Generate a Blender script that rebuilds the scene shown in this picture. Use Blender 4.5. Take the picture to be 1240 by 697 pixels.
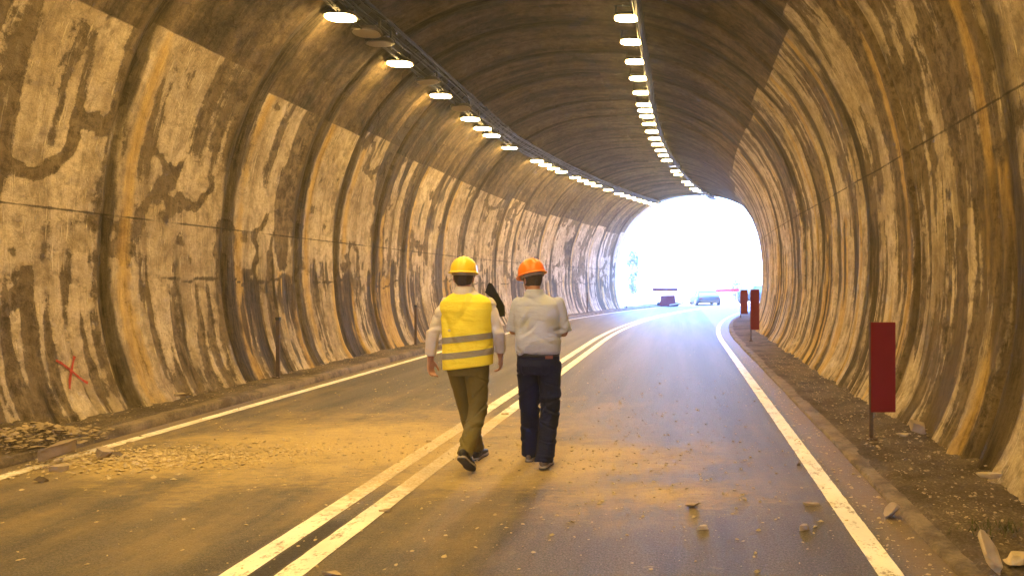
import bpy, math, random
import numpy as np
from math import radians as R_, sin, cos, pi
from mathutils import Vector, Matrix, Euler

for o in list(bpy.data.objects): bpy.data.objects.remove(o)
SC = bpy.context.scene
COL = SC.collection
rnd = random.Random(7)

# ------------------------------------------------------------------ camera
CAM_H = 1.58
cd = bpy.data.cameras.new('camera'); cam = bpy.data.objects.new('camera', cd); COL.objects.link(cam)
cam.location = (0, 0, CAM_H); cam.rotation_euler = (R_(90), 0, 0)
cd.sensor_width = 36; cd.lens = 26.13; cd.shift_x = -0.1645; cd.shift_y = -0.0044
cd.clip_start = 0.05; cd.clip_end = 5000
SC.camera = cam

# ------------------------------------------------------------------ world, sun, exposure
SUN_EL, SUN_AZ = 52, 215          # azimuth from +Y towards +X: the sun stands behind the hill
w = bpy.data.worlds.new('World'); SC.world = w; w.use_nodes = True
nt = w.node_tree; nt.nodes.clear()
sky = nt.nodes.new('ShaderNodeTexSky'); sky.sky_type = 'NISHITA'; sky.sun_disc = False
sky.sun_elevation = R_(SUN_EL); sky.sun_rotation = R_(SUN_AZ); sky.ozone_density = 8.0; sky.dust_density = 0.0; sky.air_density = 1.0
bg = nt.nodes.new('ShaderNodeBackground'); bg.inputs[1].default_value = 0.15
out = nt.nodes.new('ShaderNodeOutputWorld')
tint = nt.nodes.new('ShaderNodeVectorMath'); tint.operation = 'MULTIPLY'; tint.inputs[1].default_value = (.60, .84, 1.30)
nt.links.new(sky.outputs[0], tint.inputs[0]); nt.links.new(tint.outputs[0], bg.inputs[0]); nt.links.new(bg.outputs[0], out.inputs[0])
sl = bpy.data.lights.new('sun', 'SUN'); sl.energy = 2.0; sl.angle = R_(0.5); sl.color = (1, .97, .93)
so = bpy.data.objects.new('sun', sl); COL.objects.link(so)
sd = Vector((sin(R_(SUN_AZ))*cos(R_(SUN_EL)), cos(R_(SUN_AZ))*cos(R_(SUN_EL)), sin(R_(SUN_EL))))
so.rotation_euler = (-sd).to_track_quat('-Z', 'Y').to_euler(); so.location = (0, 0, 60)
SC.view_settings.view_transform = 'Standard'; SC.view_settings.look = 'None'
SC.view_settings.gamma = 1; SC.view_settings.use_curve_mapping = False
SC.view_settings.exposure = 5.55
LAMP_L = 4.8
LAMP_COL = (1.0, 0.645, 0.205)
HAZE = 0.0019
cy = SC.cycles
cy.volume_bounces = 1
cy.use_denoising = True; cy.max_bounces = 8; cy.diffuse_bounces = 5; cy.glossy_bounces = 3
cy.sample_clamp_indirect = 4; cy.use_light_tree = True
cy.caustics_reflective = False; cy.caustics_refractive = False

# ------------------------------------------------------------------ numpy noise
_rs = np.random.RandomState(11)
_T = _rs.rand(256, 256)
_T3 = _rs.rand(64, 64, 64)
def vnoise(x, y, seed=0):
    x = np.asarray(x, float) + seed*17.37; y = np.asarray(y, float) + seed*9.71
    xi = np.floor(x).astype(int); yi = np.floor(y).astype(int)
    fx = x-xi; fy = y-yi
    fx = fx*fx*fx*(fx*(fx*6-15)+10); fy = fy*fy*fy*(fy*(fy*6-15)+10)
    a = _T[xi & 255, yi & 255]; b = _T[(xi+1) & 255, yi & 255]
    c = _T[xi & 255, (yi+1) & 255]; d = _T[(xi+1) & 255, (yi+1) & 255]
    return (a*(1-fx)+b*fx)*(1-fy) + (c*(1-fx)+d*fx)*fy - .5
def fbm(x, y, seed=0, octv=4, g=.5):
    r = 0; a = 1; t = 0
    for i in range(octv):
        r = r + a*vnoise(x*2**i, y*2**i, seed+i*3.1); t += a; a *= g
    return r/t*1.6
def vnoise3(p, seed=0):
    p = np.asarray(p, float)+seed*7.13
    i = np.floor(p).astype(int); f = p-i; f = f*f*(3-2*f)
    r = 0
    for dx in (0, 1):
        for dy in (0, 1):
            for dz in (0, 1):
                wgt = (f[:, 0] if dx else 1-f[:, 0])*(f[:, 1] if dy else 1-f[:, 1])*(f[:, 2] if dz else 1-f[:, 2])
                r = r + wgt*_T3[(i[:, 0]+dx) & 63, (i[:, 1]+dy) & 63, (i[:, 2]+dz) & 63]
    return r-.5
def sst(x, a, b):
    t = np.clip((x-a)/(b-a), 0, 1); return t*t*(3-2*t)

# ------------------------------------------------------------------ object helpers
def tag(o, label=None, cat=None, group=None, kind=None):
    if label: o['label'] = label
    if cat: o['category'] = cat
    if group: o['group'] = group
    if kind: o['kind'] = kind
    return o
def link(name, me, mat=None, parent=None, loc=None):
    o = bpy.data.objects.new(name, me); COL.objects.link(o)
    if mat is not None and me is not None and len(me.materials) == 0: me.materials.append(mat)
    if parent: o.parent = parent
    if loc is not None: o.location = loc
    return o
def empty(name, loc=(0, 0, 0), rz=0):
    o = bpy.data.objects.new(name, None); COL.objects.link(o); o.location = loc; o.rotation_euler = (0, 0, rz)
    o.empty_display_size = .2
    return o
def meshv(name, v, f, smooth=False):
    me = bpy.data.meshes.new(name)
    me.from_pydata([tuple(map(float, q)) for q in v], [], [tuple(map(int, q)) for q in f]); me.update()
    if smooth: me.shade_smooth()
    return me
def grid_mesh(name, P, smooth=True, uv=None, attrs=None, flip=False):
    """P: (n, m, 3) array of points"""
    n, m = P.shape[:2]
    me = bpy.data.meshes.new(name)
    me.vertices.add(n*m); me.vertices.foreach_set('co', P.reshape(-1).astype(np.float32))
    i, j = np.meshgrid(np.arange(n-1), np.arange(m-1), indexing='ij')
    a = (i*m+j).ravel(); q = np.stack([a, a+m, a+m+1, a+1], 1)
    if flip: q = q[:, ::-1]
    nf = len(q)
    me.loops.add(nf*4); me.loops.foreach_set('vertex_index', q.reshape(-1).astype(np.int32))
    me.polygons.add(nf); me.polygons.foreach_set('loop_start', (np.arange(nf)*4).astype(np.int32))
    try: me.polygons.foreach_set('loop_total', np.full(nf, 4, np.int32))
    except Exception: pass
    me.update(calc_edges=True)
    if uv is not None:
        ul = me.uv_layers.new(name='UVMap')
        ul.data.foreach_set('uv', uv.reshape(-1, 2)[q.reshape(-1)].reshape(-1).astype(np.float32))
    for k, arr in (attrs or {}).items():
        at = me.attributes.new(k, 'FLOAT', 'POINT'); at.data.foreach_set('value', arr.reshape(-1).astype(np.float32))
    if smooth: me.shade_smooth()
    return me
class MB:
    def __init__(s): s.v = []; s.f = []
    def add(s, v, f):
        b = len(s.v); s.v += [tuple(q) for q in v]; s.f += [tuple(i+b for i in q) for q in f]
    def box(s, c, d, rz=0, M=None):
        hx, hy, hz = d[0]/2, d[1]/2, d[2]/2
        P = [Vector((x, y, z)) for x in (-hx, hx) for y in (-hy, hy) for z in (-hz, hz)]
        m = M if M is not None else Matrix.Rotation(rz, 3, 'Z')
        P = [m @ p + Vector(c) for p in P]
        s.add(P, [(0, 1, 3, 2), (4, 6, 7, 5), (0, 4, 5, 1), (2, 3, 7, 6), (0, 2, 6, 4), (1, 5, 7, 3)])
    def tube(s, pts, r, n=6, closed_caps=True):
        pts = [Vector(p) for p in pts]; rr = r if hasattr(r, '__len__') else [r]*len(pts)
        V = []; F = []; up = Vector((0, 0, 1))
        prev = None
        for i, p in enumerate(pts):
            t = (pts[min(i+1, len(pts)-1)]-pts[max(i-1, 0)]).normalized()
            if prev is None:
                a = t.cross(up) if abs(t.z) < .9 else t.cross(Vector((1, 0, 0)))
            else: a = prev-t*prev.dot(t)
            a.normalize(); prev = a; b = t.cross(a)
            for k in range(n):
                an = 2*pi*k/n; V.append(p+(a*cos(an)+b*sin(an))*rr[i])
        for i in range(len(pts)-1):
            for k in range(n):
                F.append((i*n+k, i*n+(k+1) % n, (i+1)*n+(k+1) % n, (i+1)*n+k))
        if closed_caps:
            F.append(tuple(range(n-1, -1, -1))); F.append(tuple((len(pts)-1)*n+k for k in range(n)))
        s.add(V, F)
    def loft(s, rings, n=24):
        """rings: (cx, cy, cz, rx, ry, exponent[, tilt matrix]) closed with caps"""
        V = []; F = []
        for rg in rings:
            cx, cy, cz, rx, ry, e = rg[:6]
            M = rg[6] if len(rg) > 6 else None
            for k in range(n):
                an = 2*pi*k/n; c, s_ = cos(an), sin(an)
                p = Vector((rx*math.copysign(abs(c)**(2/e), c), ry*math.copysign(abs(s_)**(2/e), s_), 0))
                if M: p = M @ p
                V.append((p.x+cx, p.y+cy, p.z+cz))
        m = len(rings)
        for i in range(m-1):
            for k in range(n):
                F.append((i*n+k, i*n+(k+1) % n, (i+1)*n+(k+1) % n, (i+1)*n+k))
        F.append(tuple(range(n-1, -1, -1))); F.append(tuple((m-1)*n+k for k in range(n)))
        s.add(V, F)
    def ell(s, c, r, M=None, nu=16, nv=10):
        V = []; F = []
        for j in range(1, nv):
            th = pi*j/nv
            for k in range(nu):
                an = 2*pi*k/nu
                p = Vector((r[0]*sin(th)*cos(an), r[1]*sin(th)*sin(an), r[2]*cos(th)))
                if M: p = M @ p
                V.append(p+Vector(c))
        for j in range(nv-2):
            for k in range(nu):
                F.append((j*nu+k, (j+1)*nu+k, (j+1)*nu+(k+1) % nu, j*nu+(k+1) % nu))
        t = Vector((0, 0, r[2])); b = Vector((0, 0, -r[2]))
        if M: t = M @ t; b = M @ b
        V.append(t+Vector(c)); V.append(b+Vector(c)); it = len(V)-2
        for k in range(nu):
            F.append((k, (k+1) % nu, it)); F.append(((nv-2)*nu+(k+1) % nu, (nv-2)*nu+k, it+1))
        s.add(V, F)
    def mesh(s, name, smooth=False): return meshv(name, s.v, s.f, smooth)
    def build(s, name, mat, parent=None, smooth=False, bevel=0):
        me = s.mesh(name, smooth)
        if bevel:
            import bmesh
            bm = bmesh.new(); bm.from_mesh(me)
            bmesh.ops.bevel(bm, geom=list(bm.edges), offset=bevel, segments=2, affect='EDGES', profile=.6)
            bm.to_mesh(me); bm.free()
        return link(name, me, mat, parent)
def remesh(mb, voxel, smooth=4, noise=None, octv=1):
    me = mb.mesh('tmp'); o = bpy.data.objects.new('tmp', me); COL.objects.link(o)
    md = o.modifiers.new('r', 'REMESH'); md.mode = 'VOXEL'; md.voxel_size = voxel; md.use_smooth_shade = True
    if smooth:
        m2 = o.modifiers.new('s', 'SMOOTH'); m2.factor = .5; m2.iterations = smooth
    dg = bpy.context.evaluated_depsgraph_get(); dg.update()
    res = bpy.data.meshes.new_from_object(o.evaluated_get(dg))
    bpy.data.objects.remove(o)
    if noise:
        n = len(res.vertices); co = np.empty(n*3, np.float32); res.vertices.foreach_get('co', co); co = co.reshape(-1, 3)
        no = np.empty(n*3, np.float32); res.vertices.foreach_get('normal', no); no = no.reshape(-1, 3)
        co = co + no*noise(co)[:, None]
        res.vertices.foreach_set('co', co.reshape(-1).astype(np.float32)); res.update()
    res.shade_smooth()
    return res
def band(me, zc, slope, half, off, mat, name, parent):
    """strip cut cleanly out of an existing mesh between two slanted planes, lifted by off"""
    import bmesh
    bm = bmesh.new(); bm.from_mesh(me)
    for sg in (1, -1):
        nrm = Vector((-slope, 0, 1)).normalized()*sg
        geo = list(bm.verts)+list(bm.edges)+list(bm.faces)
        bmesh.ops.bisect_plane(bm, geom=geo, plane_co=Vector((0, 0, zc))+nrm*half, plane_no=nrm, clear_outer=True)
    bm.normal_update()
    nn = [v.normal.copy() for v in bm.verts]
    for v, n_ in zip(bm.verts, nn): v.co += n_*off
    m2 = bpy.data.meshes.new(name); bm.to_mesh(m2); bm.free(); m2.shade_smooth()
    return link(name, m2, mat, parent)

# ------------------------------------------------------------------ shader helper
class NT:
    def __init__(s, name, rough=.85, spec=.3):
        s.m = bpy.data.materials.new(name); s.m.use_nodes = True; s.t = s.m.node_tree; s.t.nodes.clear()
        s.o = s.t.nodes.new('ShaderNodeOutputMaterial'); s.b = s.t.nodes.new('ShaderNodeBsdfPrincipled')
        s.t.links.new(s.b.outputs[0], s.o.inputs[0])
        s.b.inputs['Roughness'].default_value = rough; s.b.inputs['Specular IOR Level'].default_value = spec
    def n(s, t, **k):
        x = s.t.nodes.new(t)
        for a, b in k.items(): setattr(x, a, b)
        return x
    def put(s, sock, v):
        if hasattr(v, 'is_linked') or hasattr(v, 'links'): s.t.links.new(v, sock)
        elif isinstance(v, (tuple, list)) and len(v) == 3 and sock.type == 'RGBA': sock.default_value = (*v, 1)
        else: sock.default_value = v
    def math(s, op, a, b=0.0, c=None, clamp=False):
        x = s.n('ShaderNodeMath', operation=op, use_clamp=clamp); s.put(x.inputs[0], a); s.put(x.inputs[1], b)
        if c is not None: s.put(x.inputs[2], c)
        return x.outputs[0]
    def add(s, a, b): return s.math('ADD', a, b)
    def mul(s, a, b): return s.math('MULTIPLY', a, b)
    def sub(s, a, b): return s.math('SUBTRACT', a, b)
    def ss(s, v, a, b, lo=0., hi=1.):
        x = s.n('ShaderNodeMapRange', interpolation_type='SMOOTHSTEP'); s.put(x.inputs[0], v)
        x.inputs[1].default_value = a; x.inputs[2].default_value = b; x.inputs[3].default_value = lo; x.inputs[4].default_value = hi
        return x.outputs[0]
    def uv(s): return s.n('ShaderNodeTexCoord').outputs['UV']
    def objc(s): return s.n('ShaderNodeTexCoord').outputs['Object']
    def pos(s): return s.n('ShaderNodeNewGeometry').outputs['Position']
    def sep(s, v):
        x = s.n('ShaderNodeSeparateXYZ'); s.put(x.inputs[0], v); return x.outputs
    def scl(s, v, sc, off=(0, 0, 0)):
        x = s.n('ShaderNodeMapping'); s.put(x.inputs[0], v); x.inputs['Scale'].default_value = sc; x.inputs['Location'].default_value = off
        return x.outputs[0]
    def noise(s, v, scale=5, detail=5, rough=.55, dist=0):
        x = s.n('ShaderNodeTexNoise'); s.put(x.inputs['Vector'], v); x.inputs['Scale'].default_value = scale
        x.inputs['Detail'].default_value = detail; x.inputs['Roughness'].default_value = rough; x.inputs['Distortion'].default_value = dist
        return x.outputs[0]
    def vor(s, v, scale=5, feature='F1'):
        x = s.n('ShaderNodeTexVoronoi', feature=feature); s.put(x.inputs['Vector'], v); x.inputs['Scale'].default_value = scale
        return x.outputs[0]
    def attr(s, name): return s.n('ShaderNodeAttribute', attribute_name=name).outputs['Fac']
    def mix(s, f, a, b):
        x = s.n('ShaderNodeMix', data_type='RGBA'); s.put(x.inputs[0], f); s.put(x.inputs[6], a); s.put(x.inputs[7], b)
        return x.outputs[2]
    def mulc(s, a, f):
        x = s.n('ShaderNodeVectorMath', operation='SCALE'); s.put(x.inputs[0], a); s.put(x.inputs[3], f); return x.outputs[0]
    def bump(s, h, strength=.5, dist=.02):
        x = s.n('ShaderNodeBump'); x.inputs['Strength'].default_value = strength; x.inputs['Distance'].default_value = dist
        s.put(x.inputs['Height'], h); s.t.links.new(x.outputs[0], s.b.inputs['Normal'])
    def col(s, c): s.put(s.b.inputs['Base Color'], c)
    def rough(s, r): s.put(s.b.inputs['Roughness'], r)
def simple(name, c, rough=.7, spec=.4, var=.25, scale=20, bump=0, metal=0):
    t = NT(name, rough, spec); p = t.objc()
    n = t.noise(p, scale, 5); n2 = t.noise(p, scale/6, 3)
    f = t.add(t.mul(t.sub(n, .5), var*2), t.add(t.mul(t.sub(n2, .5), var*2), 1.0))
    t.col(t.mulc(tuple(c), f)); t.b.inputs['Metallic'].default_value = metal
    if bump: t.bump(n, bump, .01)
    return t.m

# ------------------------------------------------------------------ tunnel geometry
CX = -2.03                 # lateral centre of the bore
Z0, A_, BU, BL, EX = 1.88, 4.85, 4.90, 3.97, 2.3
S_BEND, RAD, S_END = 20.0, 100.0, 43.5
def frame(s):
    s = np.asarray(s, float)
    ph = np.clip((s-S_BEND)/RAD, 0, .5)
    x = RAD*(1-np.cos(ph)); y = np.where(s < S_BEND, s, S_BEND+RAD*np.sin(ph))
    ex = np.maximum(s-S_BEND-.5*RAD, 0)
    x = x+ex*np.sin(ph); y = y+ex*np.cos(ph)
    return x, y, np.cos(ph), -np.sin(ph)
def W(lat, s, z):
    x, y, rx, ry = frame(s)
    return np.stack([x+rx*lat, y+ry*lat, np.asarray(z, float)+0*x+0*np.asarray(lat)], -1)
def Wv(lat, s, z): return Vector([float(q) for q in W(lat, s, z)])
def head(s): return -float(np.clip((s-S_BEND)/RAD, 0, .5))
def s_of(Y, lat): return Y if Y < S_BEND else S_BEND+RAD*math.asin(min(.99, (Y-S_BEND)/(RAD-lat)))
_z = np.concatenate([np.linspace(0, Z0, 300)[:-1], Z0+BU*np.sin(np.linspace(0, pi/2, 900))])
_b = np.where(_z < Z0, BL, BU)
_x = A_*np.clip(1-np.abs((_z-Z0)/_b)**EX, 0, 1)**(1/EX)
PX = np.concatenate([-_x, _x[::-1][1:]]); PZ = np.concatenate([_z, _z[::-1][1:]])
PL = np.concatenate([[0], np.cumsum(np.hypot(np.diff(PX), np.diff(PZ)))]); PTOT = PL[-1]
def prof(p):
    x = np.interp(p, PL, PX); z = np.interp(p, PL, PZ)
    e = .02
    dx = np.interp(p+e, PL, PX)-np.interp(p-e, PL, PX); dz = np.interp(p+e, PL, PZ)-np.interp(p-e, PL, PZ)
    l = np.hypot(dx, dz)+1e-9
    return x, z, dz/l, -dx/l            # inward normal
def p_at(z, side):
    n = len(_z)
    if side < 0: return float(np.interp(z, PZ[:n], PL[:n]))
    return float(PTOT-np.interp(z, PZ[:n], PL[:n]))
def p_at_x(dx):
    m = (PZ > Z0); return float(np.interp(dx, PX[m], PL[m]))
SEAM_L, SEAM_R = p_at(2.40, -1), p_at(3.15, 1)
CEIL_L, CEIL_R = p_at(4.55, -1), p_at(5.45, 1)
JOINTS = [3.9, 6.3, 8.85, 11.2, 13.3, 14.8, 16.6, 18.4, 21.1, 23.0, 26.2, 28.1, 31.2, 33.0, 35.8, 38.5, 40.2, 42.6]

def shell_fields(S, P):
    x, z, nx, nz = prof(P)
    left = P < PTOT/2
    seam = np.where(left, P-SEAM_L, SEAM_R-P)          # >0 above the seam
    bay = np.searchsorted(np.array(JOINTS), S)
    bo = (_T[bay % 256, 3]-.5)*.30
    ceil = np.where(left, P-CEIL_L-bo, CEIL_R-P-bo)
    q = np.where(left, P, PTOT-P)
    Sw = S+.16*fbm(q*.55, S*.25, 2)+.05*fbm(q*2.2, S*.8, 4)
    sd = np.where(left, 0., 37.)
    S1 = fbm(Sw*1.5+sd, q*.16, 5); S2 = fbm(Sw*4.2+sd, q*.28, 7); S3 = fbm(Sw*11+sd, q*.7, 9, 3)
    B = fbm(S*.75+sd, q*.75, 12, 5); B2 = fbm(S*2.3+sd, q*2.0, 14, 5); B3 = fbm(S*.5+sd, q*.5, 17, 2)
    low = 1-sst(seam+.55+B2*.8+S2*.5, -.35, .25)               # 1 in the dripping lower zone
    # pale plaster
    snake = np.exp(-(B/.055)**2)*sst(B3, -.25, .12)
    up_l = .86-1.0*snake-.85*sst(S1, .24, .44)-.6*sst(B2, .34, .5)-.5*sst(-B3, .12, .3)*sst(S2, -.1, .3)
    up_r = .54+.16*sst(S, 12, 8)+1.5*S1+.9*S2+.6*B2
    upv = np.where(left, up_l, up_r)
    lo = np.where(left, .58, .64)+1.7*S1+1.7*S2+.7*S3+.35*B2
    pale = upv*(1-low)+lo*low+.25*S3
    pale = pale+(_T[(bay*5) % 256, 90]-.5)*.42*np.where(left, 1, .6)*sst(S, 8.8, 9.6)
    # one curled damp stain in the nearest plaster bay
    rr_ = np.hypot((S-7.75)/1.0, (P-(SEAM_L+.95))/.95); an_ = np.arctan2(P-(SEAM_L+.95), S-7.75)
    pale = pale-left*1.1*np.exp(-((rr_-.56-.22*fbm(S*1.6, P*1.6, 91))/.060)**2)*sst(-an_, -.9, .3)
    # dark runs out of the joints
    dark = np.zeros_like(S)
    for k, sj in enumerate(JOINTS):
        wd = .10+.17*_T[k, 20+0]+.05*fbm(q*.6, S*0+k, 21)
        off = np.where(left, .05, -.12)
        st = .75+.6*_T[k, 31]
        dark = np.maximum(dark, st*np.exp(-((Sw-sj-off)/np.maximum(wd, .05))**2))
        if k % 2 == 0:
            dark = np.maximum(dark, .8*np.exp(-((Sw-sj-.95-.5*_T[k, 44])/.07)**2)*sst(fbm(q*.5, S*0+k*3., 25), -.1, .2))
    dark = dark*(.65+.9*(.5+fbm(S*1.2, q*.8, 27)))
    dark = np.maximum(dark, (.35+.65*low)*1.05*sst(-S1-.8*S2-.3*S3+.2*B2, .12, .42))
    dark = dark*np.where(left, 1, .85)
    dark = np.maximum(dark, low*.9*sst(fbm(Sw*5.5+sd, q*.35, 61, 3), .20, .34)*sst(B, -.3, .1))
    dark = np.maximum(dark, .5*np.where(left, 1, .5)*sst(B3+.6*B, .18, .40)*sst(B2+S2, -.2, .2))
    dark = np.maximum(dark, .8*sst(fbm(S*.55+sd, q*.5, 29), .22, .4)*sst(S2, -.3, .2)*sst(seam, .2, .8))
    dark = np.maximum(dark, left*1.0*sst(1.15-np.hypot((S-16.9)/1.9, (P-CEIL_L+.15)/1.5)+.9*fbm(S*1.6, P*.8, 93), 0, .35)*sst(S2+.3*B, -.35, .05))
    pc = p_at(1.62, -1)+.42*fbm(S*.75, S*0, 95)+.10*fbm(S*4, S*0, 96)
    dark = np.maximum(dark, left*.95*np.exp(-((P-pc)/.028)**2)*sst(fbm(S*.9, S*0+4, 97), -.15, .1))
    pale = pale-left*.12*sst(pc-P, -.02, .05)*sst(q, .15, .4)
    dark = dark*np.where(left, 1, .62+.3*sst(S, 8, 12))
    ochre = sst(fbm(Sw*1.3+sd, q*.12, 33), -.02, .28)*sst(S2, -.45, .15)*(.35+.75*low)
    for k, sj in enumerate(JOINTS):
        if _T[k, 50] > .35:
            ochre = np.maximum(ochre, .9*np.exp(-((Sw-sj-.38)/.16)**2)*sst(fbm(q*.35, S*0+k, 35), -.35, .1))
    ochre = ochre*np.where(ceil > 0, .5, 1)
    # relief, metres inwards
    jd = np.min(np.abs(S[..., None]-np.array(JOINTS)), -1) if S.size < 3e6 else 0
    d = .05*fbm(S*.35, q*.3, 41)+.012*low*S2*2+.02*low*S1*2+.006*B2
    jk = .35+1.1*np.clip(.5+1.4*fbm(q*.45, bay*3.7, 45), 0, 1)
    d = d-.030*jk*np.exp(-(jd/.06)**2)+.03*jk*np.exp(-((jd-.16)/.10)**2)*(.5+fbm(q, S*0, 43))
    d = d+.012*np.clip(pale-.5, 0, .5)
    d = d+low*.045*sst(.45-q, 0, .45)*(.6+1.2*S2)*1.0           # crust at the foot
    d = d-.10*np.where(q < .2, .5, 0)*0
    return dict(pale=pale, dark=dark, ochre=ochre, ceil=ceil), d
def shell_points(S, P):
    f, d = shell_fields(S, P)
    x, z, nx, nz = prof(P)
    return W(CX+x+nx*d, S, z+nz*d), f
def shell_point(s, z, side, off=0.):
    """single point on the relief of a side wall"""
    p = p_at(z, side); S = np.array([[s]]); Pp = np.array([[p]])
    f, d = shell_fields(S, Pp); x, zz, nx, nz = prof(Pp)
    return Vector([float(q) for q in W(CX+x+nx*(d+off), S, zz+nz*(d+off))[0, 0]])

# ------------------------------------------------------------------ materials of the place
def dust_mask(t):
    """yellow dust on the carriageway, by place"""
    p = t.pos(); x, y, z = t.sep(p)
    def bl(cx, cy, rx, ry):
        a = t.math('DIVIDE', t.sub(x, cx), rx); b = t.math('DIVIDE', t.sub(y, cy), ry)
        return t.math('SUBTRACT', 1.0, t.math('SQRT', t.add(t.mul(a, a), t.mul(b, b))))
    m = t.math('MAXIMUM', bl(-3.1, 7.3, 3.0, 2.5), t.math('MAXIMUM', bl(-1.5, 6.6, 2.5, 1.5), t.mul(bl(-.2, 5.6, 1.4, .8), .7)))
    m = t.math('MAXIMUM', m, t.mul(bl(-4.6, 6.6, 1.4, .9), 1.1))
    n = t.noise(t.scl(p, (.9, 1.2, 1)), 1.6, 9, .70); n2 = t.noise(t.scl(p, (1, 2.2, 1)), 9, 5, .65)
    v = t.add(t.add(m, t.mul(t.sub(n, .5), 1.5)), t.mul(t.sub(n2, .5), .8))
    return v, n, n2, p, x, y
def m_asphalt():
    t = NT('asphalt', .65, .25)
    v, n, n2, p, x, y = dust_mask(t)
    track = t.noise(t.scl(p, (2.6, .10, 1)), 1, 4, .6)
    fine = t.noise(p, 75, 5, .8); sp = t.noise(p, 42, 4, .75)
    base = t.mix(t.ss(track, .35, .65), (.062, .054, .048), (.105, .090, .076))
    base = t.mix(t.ss(fine, .38, .62), t.mulc(base, .55), t.mulc(base, 1.5))
    film = t.noise(t.scl(p, (1.5, .35, 1)), 1.1, 8, .68)
    haze = t.mul(t.ss(t.add(film, t.mul(v, .25)), .36, .68), t.mul(t.ss(y, 20, 9, .15, .72), t.ss(x, .9, -1.4, .45, 1)))
    base = t.mix(haze, base, (.25, .185, .095))
    d = t.ss(v, .12, .95, 0, .85); d = t.mul(d, t.ss(sp, .28, .55, .35, 1.0))
    c = t.mix(d, base, (.52, .39, .17))
    blot = t.mul(t.ss(t.noise(t.scl(p, (1, 1.8, 1)), 2.1, 6, .7), .64, .74), .55)
    c = t.mix(blot, c, (.42, .31, .15))
    agg = t.ss(t.noise(p, 95, 2, .6), .60, .68)
    c = t.mix(t.mul(agg, .40), c, (.40, .35, .27))
    pits = t.ss(t.noise(p, 60, 3, .6), .40, .33)
    c = t.mix(t.mul(pits, .45), c, (.025, .02, .015))
    crumbs = t.mul(t.ss(t.noise(p, 28, 3, .8), .66, .72), .7)
    c = t.mix(t.mul(crumbs, t.ss(v, -.9, .3)), c, (.45, .34, .18))
    gut = t.mul(t.ss(x, 1.20, 1.32), .8); gl = t.mul(t.ss(x, -5.62, -5.70), .7)
    c = t.mix(t.mul(t.math('MAXIMUM', gut, gl), t.ss(n2, .3, .6, .6, 1)), c, (.20, .145, .085))
    # old patch of fresh tar between the centre lines
    a = t.mul(t.ss(t.math('ABSOLUTE', t.sub(x, -2.275)), .045, .075, 1, 0), t.mul(t.ss(y, 3.0, 3.1), t.ss(y, 4.85, 5.05, 1, 0)))
    c = t.mix(t.mul(a, .85), c, (.03, .025, .02))
    t.col(c); t.rough(t.add(t.mul(d, .3), t.add(.60, t.mul(t.sub(sp, .5), .5))))
    t.bump(t.add(t.mul(fine, .8), t.mul(sp, .8)), .8, .014)
    return t.m
def m_marking():
    t = NT('road_paint', .6, .4)
    v, n, n2, p, x, y = dust_mask(t)
    sp = t.noise(p, 42, 4, .75)
    wear = t.ss(t.add(t.noise(t.scl(p, (1.5, .8, 1)), 6, 8, .75), t.mul(t.sub(sp, .5), .6)), .53, .66)
    c = t.mix(t.mul(wear, .8), (.78, .75, .70), (.16, .13, .10))
    d = t.ss(v, -.05, .52, 0, .90)
    c = t.mix(t.mul(d, t.ss(sp, .25, .55, .4, 1)), c, (.40, .29, .13))
    t.col(t.mulc(c, t.ss(t.noise(p, 3, 4), .2, .8, .8, 1.08))); t.bump(sp, .4, .008)
    return t.m
def m_dirt(name='dirt', a=(.075, .058, .042), b=(.17, .13, .09), g=(.26, .21, .15)):
    t = NT(name, .95, .15); p = t.pos()
    n = t.noise(p, 1.1, 8, .68); f = t.noise(p, 26, 5, .75); v = t.vor(p, 45)
    c = t.mix(t.ss(n, .35, .65), a, b)
    c = t.mix(t.mul(t.ss(f, .52, .68), t.ss(n, .3, .6)), c, g)
    c = t.mulc(c, t.ss(v, 0, .6, 1.15, .75))
    t.col(c); t.bump(t.add(f, t.mul(v, .5)), .9, .03)
    return t.m
def m_kerb():
    t = NT('kerb_concrete', .9, .2); p = t.pos(); n = t.noise(p, 3, 8, .7); f = t.noise(p, 40, 4, .7)
    c = t.mix(t.ss(n, .35, .62), (.085, .065, .045), (.20, .155, .105)); t.col(t.mulc(c, t.ss(f, .2, .8, .75, 1.2))); t.bump(t.add(f, n), .7, .02)
    return t.m
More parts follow.
